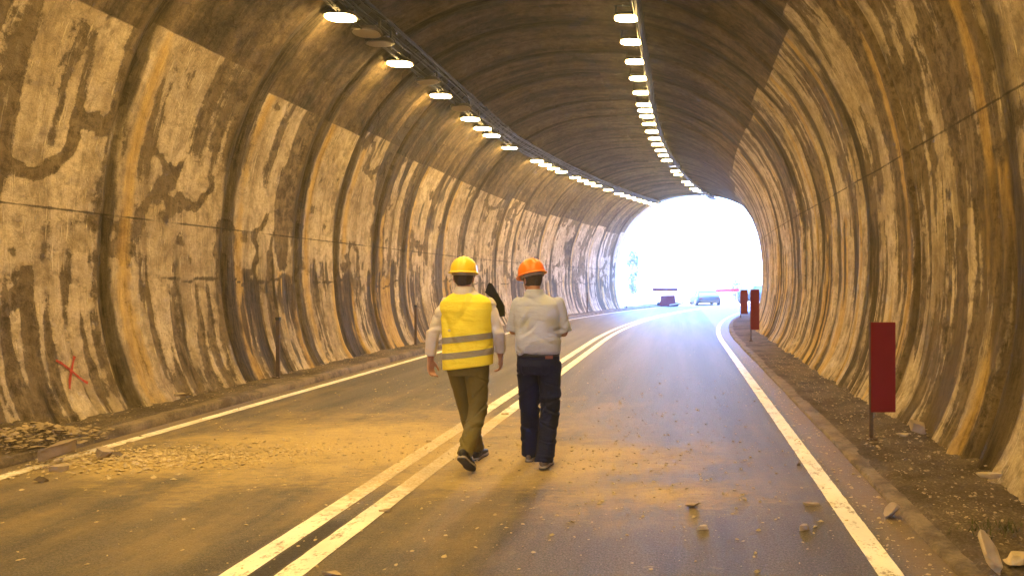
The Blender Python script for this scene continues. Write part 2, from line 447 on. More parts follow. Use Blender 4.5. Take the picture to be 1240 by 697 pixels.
def m_shell():
    t = NT('stained_concrete', .88, .12)
    uv = t.uv(); u = t.sep(uv); s_, p_ = u[0], u[1]
    uv = t.add(0, 0) and t.uv()
    blot = t.noise(uv, 5.5, 11, .74, .25)
    fine = t.noise(uv, 38, 6, .85)
    stk = t.add(t.mul(t.noise(t.scl(uv, (9, 1.1, 1)), 1, 10, .72, .35), .7), t.mul(blot, .3))
    stk2 = t.noise(t.scl(uv, (34, 2.4, 1)), 1, 5, .65)
    edge = t.add(t.mul(t.sub(blot, .5), 1.5), t.add(t.mul(t.sub(stk, .5), .9), t.mul(t.sub(fine, .5), .6)))
    big = t.noise(uv, .7, 4)
    # bare concrete, brown grey
    bare = t.mix(t.ss(blot, .36, .62), (.045, .033, .019), (.165, .123, .073))
    bare = t.mulc(bare, t.ss(fine, .3, .7, .7, 1.3))
    bare = t.mix(t.mul(t.ss(stk, .50, .62), .8), bare, (.25, .19, .115))
    # pale plaster
    pl = t.mix(t.ss(big, .35, .65), (.44, .35, .24), (.58, .48, .35))
    pl = t.mulc(pl, t.ss(fine, .3, .7, .78, 1.12))
    pl = t.mulc(pl, t.ss(blot, .36, .56, .62, 1.04))
    spots = t.mul(t.ss(t.noise(uv, 15, 8, .82), .55, .60), t.ss(t.noise(uv, 1.3, 5), .46, .60))
    pl = t.mix(t.mul(spots, .75), pl, (.19, .145, .10))
    pm = t.add(t.mul(t.ss(t.add(t.attr('pale'), t.mul(edge, .50)), .41, .60), .58), t.mul(t.ss(t.add(t.attr('pale'), t.mul(edge, .22)), .18, .82), .42))
    c = t.mix(pm, bare, pl)
    grime = t.mul(t.ss(t.noise(t.scl(uv, (1.6, .8, 1)), 2.0, 10, .76, .5), .47, .60), t.ss(fine, .3, .6, .5, 1))
    c = t.mix(t.mul(grime, .62), c, (.15, .112, .07))
    soft = t.ss(t.noise(t.scl(uv, (2.6, .42, 1)), 1, 6, .6, .3), .44, .68)
    c = t.mix(t.mul(soft, .55), c, (.16, .115, .062))
    # rim of damp round the plaster
    rim = t.mul(t.ss(t.add(t.attr('pale'), t.mul(edge, .55)), .34, .47), t.ss(t.add(t.attr('pale'), t.mul(edge, .55)), .47, .52, 1, 0))
    c = t.mix(t.mul(rim, .45), c, (.09, .068, .045))
    # bright thin runs of lime
    lime = t.mul(t.ss(t.add(stk2, t.mul(t.sub(stk, .5), .8)), .58, .66), t.ss(t.attr('pale'), .25, .60, 0, .8))
    c = t.mix(lime, c, (.64, .54, .38))
    # ochre runs
    oc = t.ss(t.add(t.attr('ochre'), t.mul(edge, .5)), .35, .95, 0, .75)
    c = t.mix(oc, c, t.mix(t.ss(stk, .35, .65), (.28, .165, .045), (.58, .40, .13)))
    # ceiling, dark sooty concrete
    ce = t.ss(t.add(t.attr('ceil'), t.mul(t.sub(blot, .5), .05)), -.012, .012)
    arc = t.add(t.mul(t.noise(t.scl(uv, (2.2, .30, 1)), 1, 7, .65, .4), .6), t.mul(t.noise(uv, 1.1, 8, .7, .6), .4))
    cc = t.mix(t.ss(arc, .38, .60), (.028, .020, .012), (.140, .100, .058))
    cc = t.mix(t.mul(t.ss(stk, .55, .70), .6), cc, (.19, .145, .09))
    cc = t.mulc(cc, t.ss(fine, .3, .7, .75, 1.25))
    cc = t.mulc(cc, t.ss(blot, .36, .64, .65, 1.2))
    c = t.mix(t.mul(ce, .95), c, cc)
    # dark wet runs
    dk = t.ss(t.add(t.attr('dark'), t.mul(edge, .55)), .36, .80)
    c = t.mix(t.mul(dk, .86), c, t.mix(t.ss(stk2, .4, .6), (.016, .012, .007), (.062, .046, .025)))
    # construction joint
    sl = t.math('MINIMUM', t.math('ABSOLUTE', t.sub(p_, SEAM_L)), t.math('ABSOLUTE', t.sub(p_, SEAM_R)))
    sl = t.add(sl, t.mul(t.sub(t.noise(uv, 8, 4), .5), .03))
    c = t.mix(t.mul(t.ss(sl, .005, .016, .8, 0), t.ss(t.noise(uv, 1.4, 5), .38, .52, .25, 1)), c, (.03, .023, .015))
    # hairline cracks
    cr = t.vor(t.scl(t.add(0, 0) and uv, (1, .6, 1)), .55, 'DISTANCE_TO_EDGE')
    t.col(c)
    t.rough(t.ss(dk, 0, 1, .92, .82))
    h = t.add(t.mul(fine, .35), t.add(t.mul(stk, .45), t.add(t.mul(pm, .35), t.add(t.mul(stk2, .2), t.add(t.mul(blot, .9), t.mul(lime, .4))))))
    t.bump(h, .9, .035)
    return t.m
M = {}
M['asphalt'] = m_asphalt(); M['paint'] = m_marking(); M['dirt'] = m_dirt(); M['kerb'] = m_kerb(); M['shell'] = m_shell()
M['ground'] = m_dirt('sandy_ground', (.20, .20, .20), (.27, .27, .26), (.32, .32, .31))
M['hill'] = m_dirt('hill_scrub', (.05, .07, .03), (.10, .10, .05), (.2, .18, .12))
M['headwall'] = simple('portal_concrete', (.45, .43, .40), .85, .2, .2, 6, .3)
M['steel_dark'] = simple('dark_galvanised_steel', (.03, .027, .024), .6, .4, .3, 15)
M['cable'] = simple('black_cable', (.012, .011, .012), .55, .4, .2)
M['lamp_body'] = simple('lamp_housing', (.05, .042, .035), .5, .5, .2, 12)
M['lamp_glass_off'] = simple('unlit_lamp_glass', (.25, .21, .19), .3, .5, .1)
M['rust'] = simple('rusty_post', (.085, .055, .035), .8, .3, .5, 30, .4)
M['rock'] = simple('broken_rock', (.34, .27, .19), .9, .2, .4, 9, .8)
M['rock_mid'] = simple('grey_broken_rock', (.27, .21, .14), .92, .2, .5, 9, .8)
M['rock_dark'] = simple('dark_broken_rock', (.13, .10, .075), .9, .2, .4, 9, .8)
M['rubble_dull'] = simple('dull_rubble', (.27, .21, .14), .95, .15, .6, 8, .6)
M['rubble'] = simple('crushed_rubble', (.46, .37, .23), .92, .2, .45, 14, .6)
def m_lit():
    m = bpy.data.materials.new('lit_lamp_glass'); m.use_nodes = True; t = m.node_tree; t.nodes.clear()
    e = t.nodes.new('ShaderNodeEmission'); o = t.nodes.new('ShaderNodeOutputMaterial')
    e.inputs[0].default_value = (*LAMP_COL, 1); e.inputs[1].default_value = LAMP_L
    t.links.new(e.outputs[0], o.inputs[0]); return m
M['lit'] = m_lit()

# ------------------------------------------------------------------ ground, road, kerbs
g = MB(); Gx, Gy = 2500, 2500
g.add([(-Gx, -Gy, -.06), (Gx, -Gy, -.06), (Gx, Gy, -.06), (-Gx, Gy, -.06)], [(0, 1, 2, 3)])
tag(g.build('ground', M['ground']), kind='structure')
def strip(name, lat0, lat1, s0, s1, z, mat, ns, nl=2, parent=None, **k):
    S, L = np.meshgrid(np.linspace(s0, s1, ns), np.linspace(lat0, lat1, nl), indexing='ij')
    me = grid_mesh(name, W(L, S, z), False)
    o = link(name, me, mat, parent)
    me.flip_normals()
    if me.polygons[0].normal.z < 0: me.flip_normals()
    return o
tag(strip('road', -5.80, 1.52, -30, 105, 0.0, M['asphalt'], 200, 4), kind='structure')
LINES = [('edge_line', -5.54, .14), ('edge_line', 1.14, .14), ('centre_line', -2.42, .155), ('centre_line', -2.12, .155)]
for nm, la, wd in LINES:
    S = np.concatenate([np.linspace(2, 14, 400), np.linspace(14.1, 90, 300)])
    Sg, K = np.meshgrid(S, np.array([0., 1.]), indexing='ij')
    e = (K*2-1)*(wd/2+.006*fbm(Sg*9, K*7+la, 3)); me = grid_mesh(nm, W(la+e, Sg, .004), False)
    if me.polygons[0].normal.z < 0: me.flip_normals()
    tag(link(nm, me, M['paint']), kind='structure')

def kerb(name, l_in, l_out, h):
    S = np.linspace(-10, 62, 900)
    sec = [(l_in, 0.001), (l_in+(l_out-l_in)*.06, h*.8), (l_in+(l_out-l_in)*.22, h), (l_out, h)]
    L = np.array([q[0] for q in sec]); Z = np.array([q[1] for q in sec])
    Sg, i = np.meshgrid(S, np.arange(4), indexing='ij')
    Lg = L[i]+.022*fbm(Sg*1.1, Sg*0+i*.4, 51)+.004*fbm(Sg*7, Sg*0+i*2., 52); Zg = Z[i]*(1+.35*fbm(Sg*.8, i*.3+0*Sg, 53)+.06*fbm(Sg*5, i*1.+0*Sg, 54)*(i > 0))
    me = grid_mesh(name, W(Lg, Sg, Zg), True)
    return tag(link(name, me, M['kerb']), kind='structure')
kerb('kerb', 1.50, 1.66, .038); kerb('kerb', -5.80, -5.96, .10)
def walk(name, l0, l1, z0, seed):
    S = np.concatenate([np.linspace(-10, 4, 40), np.linspace(4.05, 16, 360), np.linspace(16.1, 62, 300)])
    Lv = np.linspace(l0, l1, 26)
    Sg, Lg = np.meshgrid(S, Lv, indexing='ij')
    t = (Lg-l0)/(l1-l0)
    Z = z0+.05*fbm(Sg*.9, Lg*1.5, seed)+.025*fbm(Sg*4, Lg*4, seed+1)+.012*fbm(Sg*13, Lg*13, seed+2)+.08*sst(t, .6, 1)*(.6+fbm(Sg*.8, Lg*0, seed+4))
    Z = np.where(t < .02, z0-.02, Z)
    me = grid_mesh(name, W(Lg, Sg, Z), True)
    if me.polygons[0].normal.z < 0: me.flip_normals()
    return tag(link(name, me, M['dirt']), kind='structure')
walk('pavement', 1.60, 2.75, .042, 61); walk('pavement', -5.90, -6.9, .10, 66)
def walk_z(lat):
    return .12

# ------------------------------------------------------------------ tunnel lining
tun = empty('tunnel', tuple(Wv(CX, 10, 0)))
tag(tun, 'arched concrete road tunnel with stained walls and sooty dark ceiling', 'tunnel')
Sv = np.concatenate([np.linspace(-45, 5, 60)[:-1], np.arange(5, 17, .032), np.arange(17, 27, .05), np.arange(27, S_END+.01, .08)])
Pv = np.concatenate([np.arange(0, SEAM_L, .045)[:-1], [SEAM_L], np.arange(SEAM_L+.045, SEAM_R-.03, .045), [SEAM_R], np.arange(SEAM_R+.045, PTOT, .045), [PTOT]])
iL = int(np.argmin(abs(Pv-SEAM_L))); iR = int(np.argmin(abs(Pv-SEAM_R)))
Sg, Pg = np.meshgrid(Sv, Pv, indexing='ij')
PT, FD = shell_points(Sg, Pg)
PT = PT-np.array(tun.location)[None, None, :]
UVg = np.stack([Sg, Pg], -1)
for nm, a, b in (('side_wall', 0, iL+1), ('vault', iL, iR+1), ('side_wall', iR, len(Pv))):
    me = grid_mesh(nm, PT[:, a:b], True, UVg[:, a:b], {k: v[:, a:b] for k, v in FD.items()})
    link(nm, me, M['shell'], tun)
# outer portal face with an arched opening
hw = MB(); n = 60; pp = np.linspace(0, PTOT, n); x, z, _, _ = prof(pp)
outer = [(max(-15, min(15, q*4.0)), max(0, min(11.5, 0+zz*2.2)) if abs(q*4.0) < 15 else max(0, zz*2.2)) for q, zz in zip(x, z)]
outer = [(ox, min(11.5, oz)) for ox, oz in outer]
V = []
for ss in (S_END+.0, S_END+.6):
    for k in range(n): V.append(Wv(CX+x[k], ss, z[k]))
    for k in range(n): V.append(Wv(CX+outer[k][0], ss, outer[k][1]))
F = []
for k in range(n-1):
    F += [(k, k+1, n+k+1, n+k), (2*n+k, 3*n+k, 3*n+k+1, 2*n+k+1), (k, 2*n+k, 2*n+k+1, k+1), (n+k, n+k+1, 3*n+k+1, 3*n+k)]
V = [v-tun.location for v in V]
link('portal_face', meshv('portal_face', V, F), M['headwall'], tun)
# hillside over the tunnel
Xh, Yh = np.meshgrid(np.linspace(-70, 70, 70), np.linspace(-80, 45.5, 60))
Zh = 11.4+.25*(45-Yh)*sst(45-Yh, 0, 30)+4*fbm(Xh*.05, Yh*.05, 71)
Zh = Zh*sst(60-np.abs(Xh+1), 0, 45)*1.0-.5
me = grid_mesh('hillside', np.stack([Xh, Yh+.27*0, Zh], -1)); 
if me.polygons[0].normal.z < 0: me.flip_normals()
tag(link('hillside', me, M['hill']), kind='structure')

# red sprayed cross on the wall
cr = MB()
def wall_stroke(a, b, wd):
    n = 14; V = []; F = []
    for i in range(n):
        t = i/(n-1); s_ = a[0]+(b[0]-a[0])*t; z_ = a[1]+(b[1]-a[1])*t+.01*sin(t*5)
        dx, dz = (b[0]-a[0]), (b[1]-a[1]); l = math.hypot(dx, dz); nx_, nz_ = -dz/l, dx/l
        ww = wd*(1+.5*(rnd.random()-.5))
        for k in (-1, 1): V.append(shell_point(s_+nx_*ww/2*k, z_+nz_*ww/2*k, -1, .009))
    for i in range(n-1): F.append((2*i, 2*i+1, 2*i+3, 2*i+2))
    cr.add(V, F)
wall_stroke((8.05, .75), (8.38, .47), .030); wall_stroke((8.11, .43), (8.31, .78), .030)
M['red_paint'] = simple('red_spray_paint', (.34, .05, .03), .8, .1, .8, 30)
tag(cr.build('painted_cross', M['red_paint']), 'red sprayed cross low on the left tunnel wall', 'graffiti')

# thin haze volume, added to imitate the lens bloom at the exit
hb = MB(); hb.box((0, 0, 30), (5200, 5200, 64)); ho = hb.build('haze', None); tag(ho, kind='stuff')
hm_ = bpy.data.materials.new('bloom_haze'); hm_.use_nodes = True; t = hm_.node_tree; t.nodes.clear()
v_ = t.nodes.new('ShaderNodeVolumePrincipled'); v_.inputs['Density'].default_value = HAZE; v_.inputs['Color'].default_value = (.85, .92, 1, 1); v_.inputs['Anisotropy'].default_value = .45
o_ = t.nodes.new('ShaderNodeOutputMaterial'); t.links.new(v_.outputs[0], o_.inputs['Volume']); ho.data.materials.append(hm_)

# ------------------------------------------------------------------ ceiling lamps
def rbox(w_, l_, h_, r=.06, n=5):
    pts = []
    for cx, cy, a0 in ((w_/2-r, l_/2-r, 0), (-w_/2+r, l_/2-r, 90), (-w_/2+r, -l_/2+r, 180), (w_/2-r, -l_/2+r, 270)):
        for k in range(n):
            a = R_(a0+90*k/(n-1)); pts.append((cx+r*cos(a), cy+r*sin(a)))
    m = len(pts); V = [(x, y, 0) for x, y in pts]+[(x*.93, y*.93, h_) for x, y in pts]
    F = [tuple(range(m-1, -1, -1)), tuple(range(m, 2*m))]+[(k, (k+1) % m, m+(k+1) % m, m+k) for k in range(m)]
    return V, F
def me_housing():
    b = MB(); V, F = rbox(.48, .37, .055, .15); b.add(V, F)
    for k in range(-3, 4): b.box((k*.06, 0, .065), (.008, .27, .03))
    return b.mesh('housing')
def me_glass():
    b = MB(); V, F = rbox(.44, .33, .018, .15); b.add([(x, y, z-.019) for x, y, z in V], F); return b.mesh('diffuser')
def me_brack():
    b = MB(); b.box((-.2, 0, .15), (.03, .05, .14)); b.box((.2, 0, .15), (.03, .05, .14)); b.box((0, 0, .225), (.48, .06, .012)); return b.mesh('bracket')
mh, mgl, mgo, mbk = me_housing(), me_glass(), me_glass(), me_brack()
mh.materials.append(M['lamp_body']); mgl.materials.append(M['lit']); mgo.materials.append(M['lamp_glass_off']); mbk.materials.append(M['steel_dark'])
ORD = ['nearest', 'second', 'third', 'fourth', 'fifth', 'sixth', 'seventh', 'eighth', 'ninth', 'tenth', 'eleventh', 'twelfth', 'thirteenth', 'fourteenth', 'fifteenth', 'sixteenth', 'seventeenth', 'eighteenth', 'nineteenth', 'twentieth']
ORD += ['twenty-'+q for q in ('first', 'second', 'third', 'fourth', 'fifth', 'sixth', 'seventh', 'eighth', 'ninth')]+['thirtieth']
def lamp(lat, Y, z, lit, label, tilt, group):
    s_ = s_of(Y, lat)
    r = empty('ceiling_lamp', tuple(Wv(lat, s_, z))); r.rotation_euler = Euler((tilt[0], tilt[1], head(s_)))
    tag(r, label, 'lamp', group)
    for nm, me in (('housing', mh), ('diffuser', mgl if lit else mgo), ('bracket', mbk)):
        o = bpy.data.objects.new(nm, me); COL.objects.link(o); o.parent = r
    return r
def drift(s_): return .045*max(0, s_-22)
def lamp_z(la): return LZ+float(prof(np.array(p_at_x(la-CX)))[1])-float(prof(np.array(p_at_x(LL-CX)))[1])
LL, LZ = -5.20, 4.07+CAM_H
RL, RZ = -1.00, 4.93+CAM_H
left_y = [(21, 1), (39.8, 0), (52.4, 0), (77, 1), (99, 0), (116, 1), (131, 0), (144, 1), (155.5, 1), (164, 1), (179, 1), (195, 1), (199.5, 1), (204, 1), (208, 1), (215, 1), (218.6, 1), (221.9, 1), (225, 1), (230, 1), (234.5, 1), (237, 1), (239.3, 1), (241.5, 1), (243.5, 1), (245.3, 1), (247, 1), (248.6, 1)]
right_y = [(22, 1), (50.7, 1), (74.6, 1), (94.7, 1), (112, 1), (126.6, 1), (133.6, 1), (140.6, 1), (150, 1), (159, 1), (167.6, 1), (174.8, 1), (182, 1), (188, 1), (194, 1), (201, 0), (207, 1), (211.3, 1), (220, 1), (223.5, 1), (228, 1), (230.6, 1), (233, 0), (235.3, 0), (237.4, 0), (239.4, 0), (241.3, 0)]
for rows, lat, z, nm in ((left_y, LL, LZ, 'left'), (right_y, RL, RZ, 'right')):
    cl = {0: 0, 1: 0}
    for k, (py, lit) in enumerate(rows):
        Y = (z-CAM_H)*900/(343-py); la = lat; zz = z
        if nm == 'left':
            for _ in range(12):
                la = lat+drift(Y); zz = lamp_z(la); Y = .5*Y+.5*(zz-CAM_H)*900/(343-py)
        kind = 'lit white' if lit else 'unlit grey'
        i = cl[lit]; cl[lit] += 1
        lab = f'{ORD[i]} {kind} lamp from the viewer in the {nm} ceiling row'
        jit = (0, 0) if lit else (rnd.uniform(-.15, .15), rnd.uniform(-.12, .12))
        lamp(la+(0 if lit else (.10 if nm == 'left' else .12)), Y, zz, lit, lab, jit, f'lamps of the {nm} ceiling row')
# the rows go on over and behind the viewer: their light only (fixtures stand outside every view)
def fill_row(lat, z, ys):
    for y_ in ys:
        l = bpy.data.lights.new('ceiling_lamp_light', 'AREA'); l.shape = 'RECTANGLE'; l.size = .44; l.size_y = .28
        l.color = LAMP_COL; l.energy = LAMP_L*pi*.44*.28
        o = bpy.data.objects.new('ceiling_lamp_light', l); COL.objects.link(o); o.location = (lat, y_, z)
fill_row(LL, LZ, [9.0, 6.8, 4.5, 2.2, 0., -2.3, -4.6, -6.9])
fill_row(RL, RZ, [12.4, 11.0, 9.6, 8.2, 6.8, 5.4, 4.0, 2.6, 1.2, -.2, -1.6, -3, -5])

# ------------------------------------------------------------------ cable trays
def tray(dx, label, s0, s1, loops, wd=.30, dr=lambda q: 0):
    r = empty('cable_tray', tuple(Wv(CX+dx, s0, 6))); tag(r, label, 'cable tray', 'cable trays along the ceiling')
    p0 = p_at_x(dx); x, z, nx, nz = [float(q) for q in prof(np.array(p0))]
    tx, tz = -nz, nx               # along the profile
    def pt(s_, a, inset):
        x, z, nx, nz = [float(q) for q in prof(np.array(p_at_x(dx+dr(s_))))]; tx, tz = -nz, nx
        return Wv(CX+x+tx*a+nx*inset, s_, z+tz*a+nz*inset)-r.location
    S = np.arange(s0, s1, .5)
    rails = MB()
    for a in (-wd/2, wd/2):
        rails.tube([pt(q, a, .17) for q in S], .022, 4)
    for q in np.arange(s0, s1, .4):
        rails.tube([pt(q, -wd/2, .17), pt(q, wd/2, .17)], .012, 4)
    V = []
    for q in S: V += [pt(q, -wd/2+.01, .155), pt(q, wd/2-.01, .155)]
    rails.add(V, [(2*i, 2*i+1, 2*i+3, 2*i+2) for i in range(len(S)-1)])
    rails.build('tray', M['steel_dark'], r)
    hg = MB()
    for q in np.arange(s0+.2, s1, 1.2):
        for a in (-wd/2, wd/2): hg.tube([pt(q, a, -.03), pt(q, a, .19)], .012, 4)
    hg.build('hanger', M['steel_dark'], r)
    for k in range(5):
        a0 = -wd/2+.05+k*(wd-.1)/4
        c = MB(); rr = .014+.008*rnd.random(); ph = rnd.random()*6
        c.tube([pt(q, a0+.03*sin(q*.7+ph), .20+.015*sin(q*2.1+ph)) for q in np.arange(s0, s1, .3)], rr, 5)
        c.build('cable', M['cable'], r, True)
    for q, size in loops:
        c = MB(); n = 14; a = (rnd.random()-.3)*.2
        c.tube([pt(q+.9*size*(i/(n-1))+.06*sin(i*1.3), wd/2-.05+a*sin(pi*i/(n-1)), .2+size*.55*sin(pi*i/(n-1))) for i in range(n)], .013, 5)
        c.build('cable_loop', M['cable'], r, True)
    return r
tray(LL-CX+.10, 'dark cable tray with drooping cables beside the left lamp row', 9, S_END-.4,
     [(9.6, .5), (10.5, .35), (11.4, .55), (12.3, .3), (13.1, .5), (13.9, .6), (15.0, .35), (16.2, .45), (18, .3), (20, .3)], .42, drift)
tray(RL-CX+.26, 'narrow dark cable tray beside the right lamp row', 9, S_END-.4, [(30, .2), (38, .25), (40, .3), (42, .3)], .13)

# ------------------------------------------------------------------ road posts and red panels
M['red_panel'] = simple('dark_red_panel', (.16, .007, .004), .6, .2, .15, 6)
def red_panel(Y, lat, w_, z0, z1, label):
    s_ = s_of(Y, lat); r = empty('delineator_sign', tuple(Wv(lat, s_, .08)), head(s_)); tag(r, label, 'road sign', 'red delineator signs on the right pavement')
    b = MB(); b.box((0, 0, (z1-.08)/2), (.035, .035, z1-.08)); b.box((0, 0, .01), (.10, .10, .02)); b.build('post', M['rust'], r)
    b = MB(); b.box((w_/2-.008, -.030, (z0+z1)/2-.08), (w_, .012, z1-z0)); p = b.build('panel', M['red_panel'], r, bevel=.004)
    return r
red_panel(7.14, 1.83, .235, .35, 1.21, 'large dark red panel on rusty post, nearest on right pavement')
red_panel(19.3, 1.83, .225, .38, 1.43, 'middle dark red panel on post, left edge overlapping the bright exit')
red_panel(32.6, 1.83, .32, .24, 1.31, 'farthest and smallest red panel beside the bright tunnel exit')
def post(Y, lat, h, label):
    s_ = s_of(Y, lat); r = empty('marker_post', tuple(Wv(lat, s_, .11)), head(s_)); tag(r, label, 'post', 'posts along the left pavement')
    b = MB(); b.box((0, 0, h/2), (.055, .03, h)); b.build('pole', M['rust'], r)
    b = MB(); b.box((0, 0, .008), (.12, .10, .016)); b.build('base_plate', M['rust'], r)
    b = MB(); b.box((0, -.001, h-.02), (.066, .04, .05)); b.build('cap', M['steel_dark'], r)
post(11.6, -6.28, .94, 'rusty metal post nearest the viewer by the left wall')
post(17.8, -6.34, .95, 'second rusty post along the left wall, just left of the walkers')
post(38.0, -6.30, 1.0, 'faraway post by the left wall near the exit')

# ------------------------------------------------------------------ people
def cloth(name, c, rough=.85, scale=60, var=.15, stripes=None, wr=.35, spec=.2):
    t = NT(name, rough, spec); p = t.objc()
    n = t.noise(p, scale, 4, .6); f = t.noise(t.scl(p, (1, 1, 2.6)), 9, 6, .6, .6); b = t.noise(p, 3, 3)
    k = t.add(1-var, t.add(t.mul(n, var), t.mul(b, var)))
    cc = t.mulc(tuple(c), k)
    if stripes:
        x, y, z = t.sep(p)
        wv = t.math('SINE', t.mul(t.add(z, t.mul(f, .004)), stripes[0]))
        cc = t.mix(t.ss(wv, -.2, .6, 0, stripes[2]), cc, stripes[1])
    t.col(cc); t.bump(t.add(t.mul(f, 1.6), t.mul(n, .15)), wr, .02)
    return t.m
def m_skin(c=(.42, .23, .15)):
    t = NT('skin', .5, .4); p = t.objc(); n = t.noise(p, 30, 5); b = t.noise(p, 7, 3)
    t.col(t.mix(t.ss(b, .35, .65), tuple(c), (c[0]*.85, c[1]*.72, c[2]*.68))); t.bump(n, .2, .004)
    t.b.inputs['Subsurface Weight'].default_value = .08; t.b.inputs['Subsurface Radius'].default_value = (.01, .004, .002)
    return t.m
M['skin'] = m_skin()
def hand(b, wrist, d, pn, th, curl=.5, sc=1.0):
    """d: finger direction, pn: palm-facing direction, th: thumb side direction"""
    d = Vector(d).normalized(); th = Vector(th); th = (th-d*th.dot(d)).normalized(); pn = d.cross(th) if d.cross(th).dot(Vector(pn)) > 0 else th.cross(d)
    Wd = Vector(wrist)
    def P(a, u, v): return Wd+(d*a+th*u+pn*v)*sc
    # palm from four metacarpal rays
    for u in (-.028, -.010, .010, .028):
        b.tube([P(-.01, u*.55, 0), P(.04, u*.9, .001), P(.088, u, .002)], [.0165*sc, .0155*sc, .0125*sc], 8)
    L = (.066, .076, .082, .074); Us = (-.030, -.0105, .0105, .031)
    for u, l in zip(Us, L):
        c = curl*(1.15-.35*(u > .02)); p = P(.084, u, .002); a = .25*c; pts = [p]; rr = [.0105*sc]
        for k, seg in enumerate((.45, .32, .25)):
            a += c*(.35, .65, .5)[k]
            p = p+(d*cos(a)+pn*sin(a)+th*u*.9)*l*seg*sc; pts.append(p); rr.append((.0098, .0090, .0076)[k]*sc)
        b.tube(pts, rr, 8); b.ell(pts[-1], (.0078*sc,)*3, nu=8, nv=6)
    tp = [P(.012, .022, .004), P(.045, .050, .014), P(.072, .060, .026), P(.094, .060, .036)]
    b.tube(tp, [.0155*sc, .0125*sc, .0108*sc, .0085*sc], 8); b.ell(tp[-1], (.0088*sc,)*3, nu=8, nv=6)
def chain(b, pts, rr, n=14, caps=True):
    """tapered limb with interpolated joints"""
    P = [Vector(p) for p in pts]; Q = []; Rr = []
    for i in range(len(P)-1):
        for k in range(6):
            t = k/6; Q.append(P[i].lerp(P[i+1], t)); Rr.append(rr[i]*(1-t)+rr[i+1]*t)
    Q.append(P[-1]); Rr.append(rr[-1])
    for _ in range(2):
        Q = [Q[0]]+[(Q[i-1]+Q[i]*2+Q[i+1])/4 for i in range(1, len(Q)-1)]+[Q[-1]]
    b.tube(Q, Rr, n)
    if caps:
        b.ell(Q[0], (Rr[0],)*3, nu=12, nv=8)
def wrinkle(amp, zs, seed, focus=None, dirs=((.35, 1.0), (-.8, .8)), depth=1.0):
    def f(co):
        a = .7*vnoise3(co*np.array([7, 7, zs]), seed)+.5*vnoise3(co*np.array([3.5, 3.5, 4]), seed+5)
        for k, (sx, sz) in enumerate(dirs):      # narrow creases that run slantwise round the body
            q = np.stack([co[:, 0]*2.2, co[:, 1]*2.2, co[:, 2]*zs*.55*sz+co[:, 0]*zs*.5*sx], 1)
            n1 = vnoise3(q, seed+8+k)+.35*vnoise3(q*2.3, seed+11+k)
            m = np.clip(vnoise3(co*np.array([4, 4, 4]), seed+20+k)*3+.45, 0, 1)
            a = a-depth*m*(np.exp(-(n1/.045)**2)-.55*np.exp(-((n1-.10)/.05)**2))
        kk = np.ones(len(co)) if focus is None else focus(co)
        return amp*np.clip(a, -1.6, 1.4)*kk
    return f
def helmet(root, c, yaw, tilt, mat, roll=0.):
    """hard hat: dome with three ridges, brim and front peak"""
    Mx = Euler((tilt, roll, 0)).to_matrix().to_4x4(); Mx = Matrix.Rotation(yaw, 4, 'Z') @ Mx; Mx.translation = Vector(c)
    rx, ry, h = .112, .134, .128; nu, nv = 64, 22; V = []; F = []
    for j in range(nv+1):
        th = (pi/2)*j/nv
        for k in range(nu):
            a = 2*pi*k/nu; r = cos(th)**.85; x = rx*r*cos(a); y = ry*r*sin(a); z = h*sin(th)**.95
            rd = 0
            for x0, am in ((0, .009), (.030, .005), (-.030, .005)):
                rd += am*math.exp(-((x-x0)/.009)**2)
            rd *= max(0, min(1, (z-.035)/.04))
            nn = Vector((x/rx**2, y/ry**2, z/h**2)).normalized()
            V.append(Vector((x, y, z))+nn*rd)
    for j in range(nv):
        for k in range(nu): F.append((j*nu+k, j*nu+(k+1) % nu, (j+1)*nu+(k+1) % nu, (j+1)*nu+k))
    # brim
    b0 = len(V)
    for (e, dz) in ((.004, -.002), (.014, -.006), (.017, -.010), (.013, -.013), (.0, -.010), (-.004, .02)):
        for k in range(nu):
            a = 2*pi*k/nu; pk = max(0, sin(a))**2.2*.042 if e > .003 else 0
            V.append(Vector(((rx+e)*cos(a), (ry+e+pk*min(1, e/.014))*sin(a), dz-.22*pk)))
    for k in range(nu): F.append((b0+k, b0+(k+1) % nu, (k+1) % nu, k))
    for j in range(5):
        for k in range(nu): F.append((b0+j*nu+(k+1) % nu, b0+j*nu+k, b0+(j+1)*nu+k, b0+(j+1)*nu+(k+1) % nu))
    o = link('hard_hat', meshv('hard_hat', [Mx @ v for v in V], F, True), mat, root)
    b = MB(); V = []; F = []; n = 40
    for j, (z, e) in enumerate(((-.012, -.014), (-.034, -.017))):
        for k in range(n):
            a = 2*pi*k/n; V.append(Mx @ Vector(((rx+e)*cos(a), (ry+e)*sin(a), z)))
    for k in range(n): F.append((k, (k+1) % n, n+(k+1) % n, n+k))
    link('head_band', meshv('head_band', V, F, True), M['band'], o)
    return o
M['band'] = simple('grey_head_band', (.36, .32, .27), .8, .2, .2)
M['hair'] = simple('dark_grey_hair', (.06, .045, .035), .7, .3, .4, 60, .6)
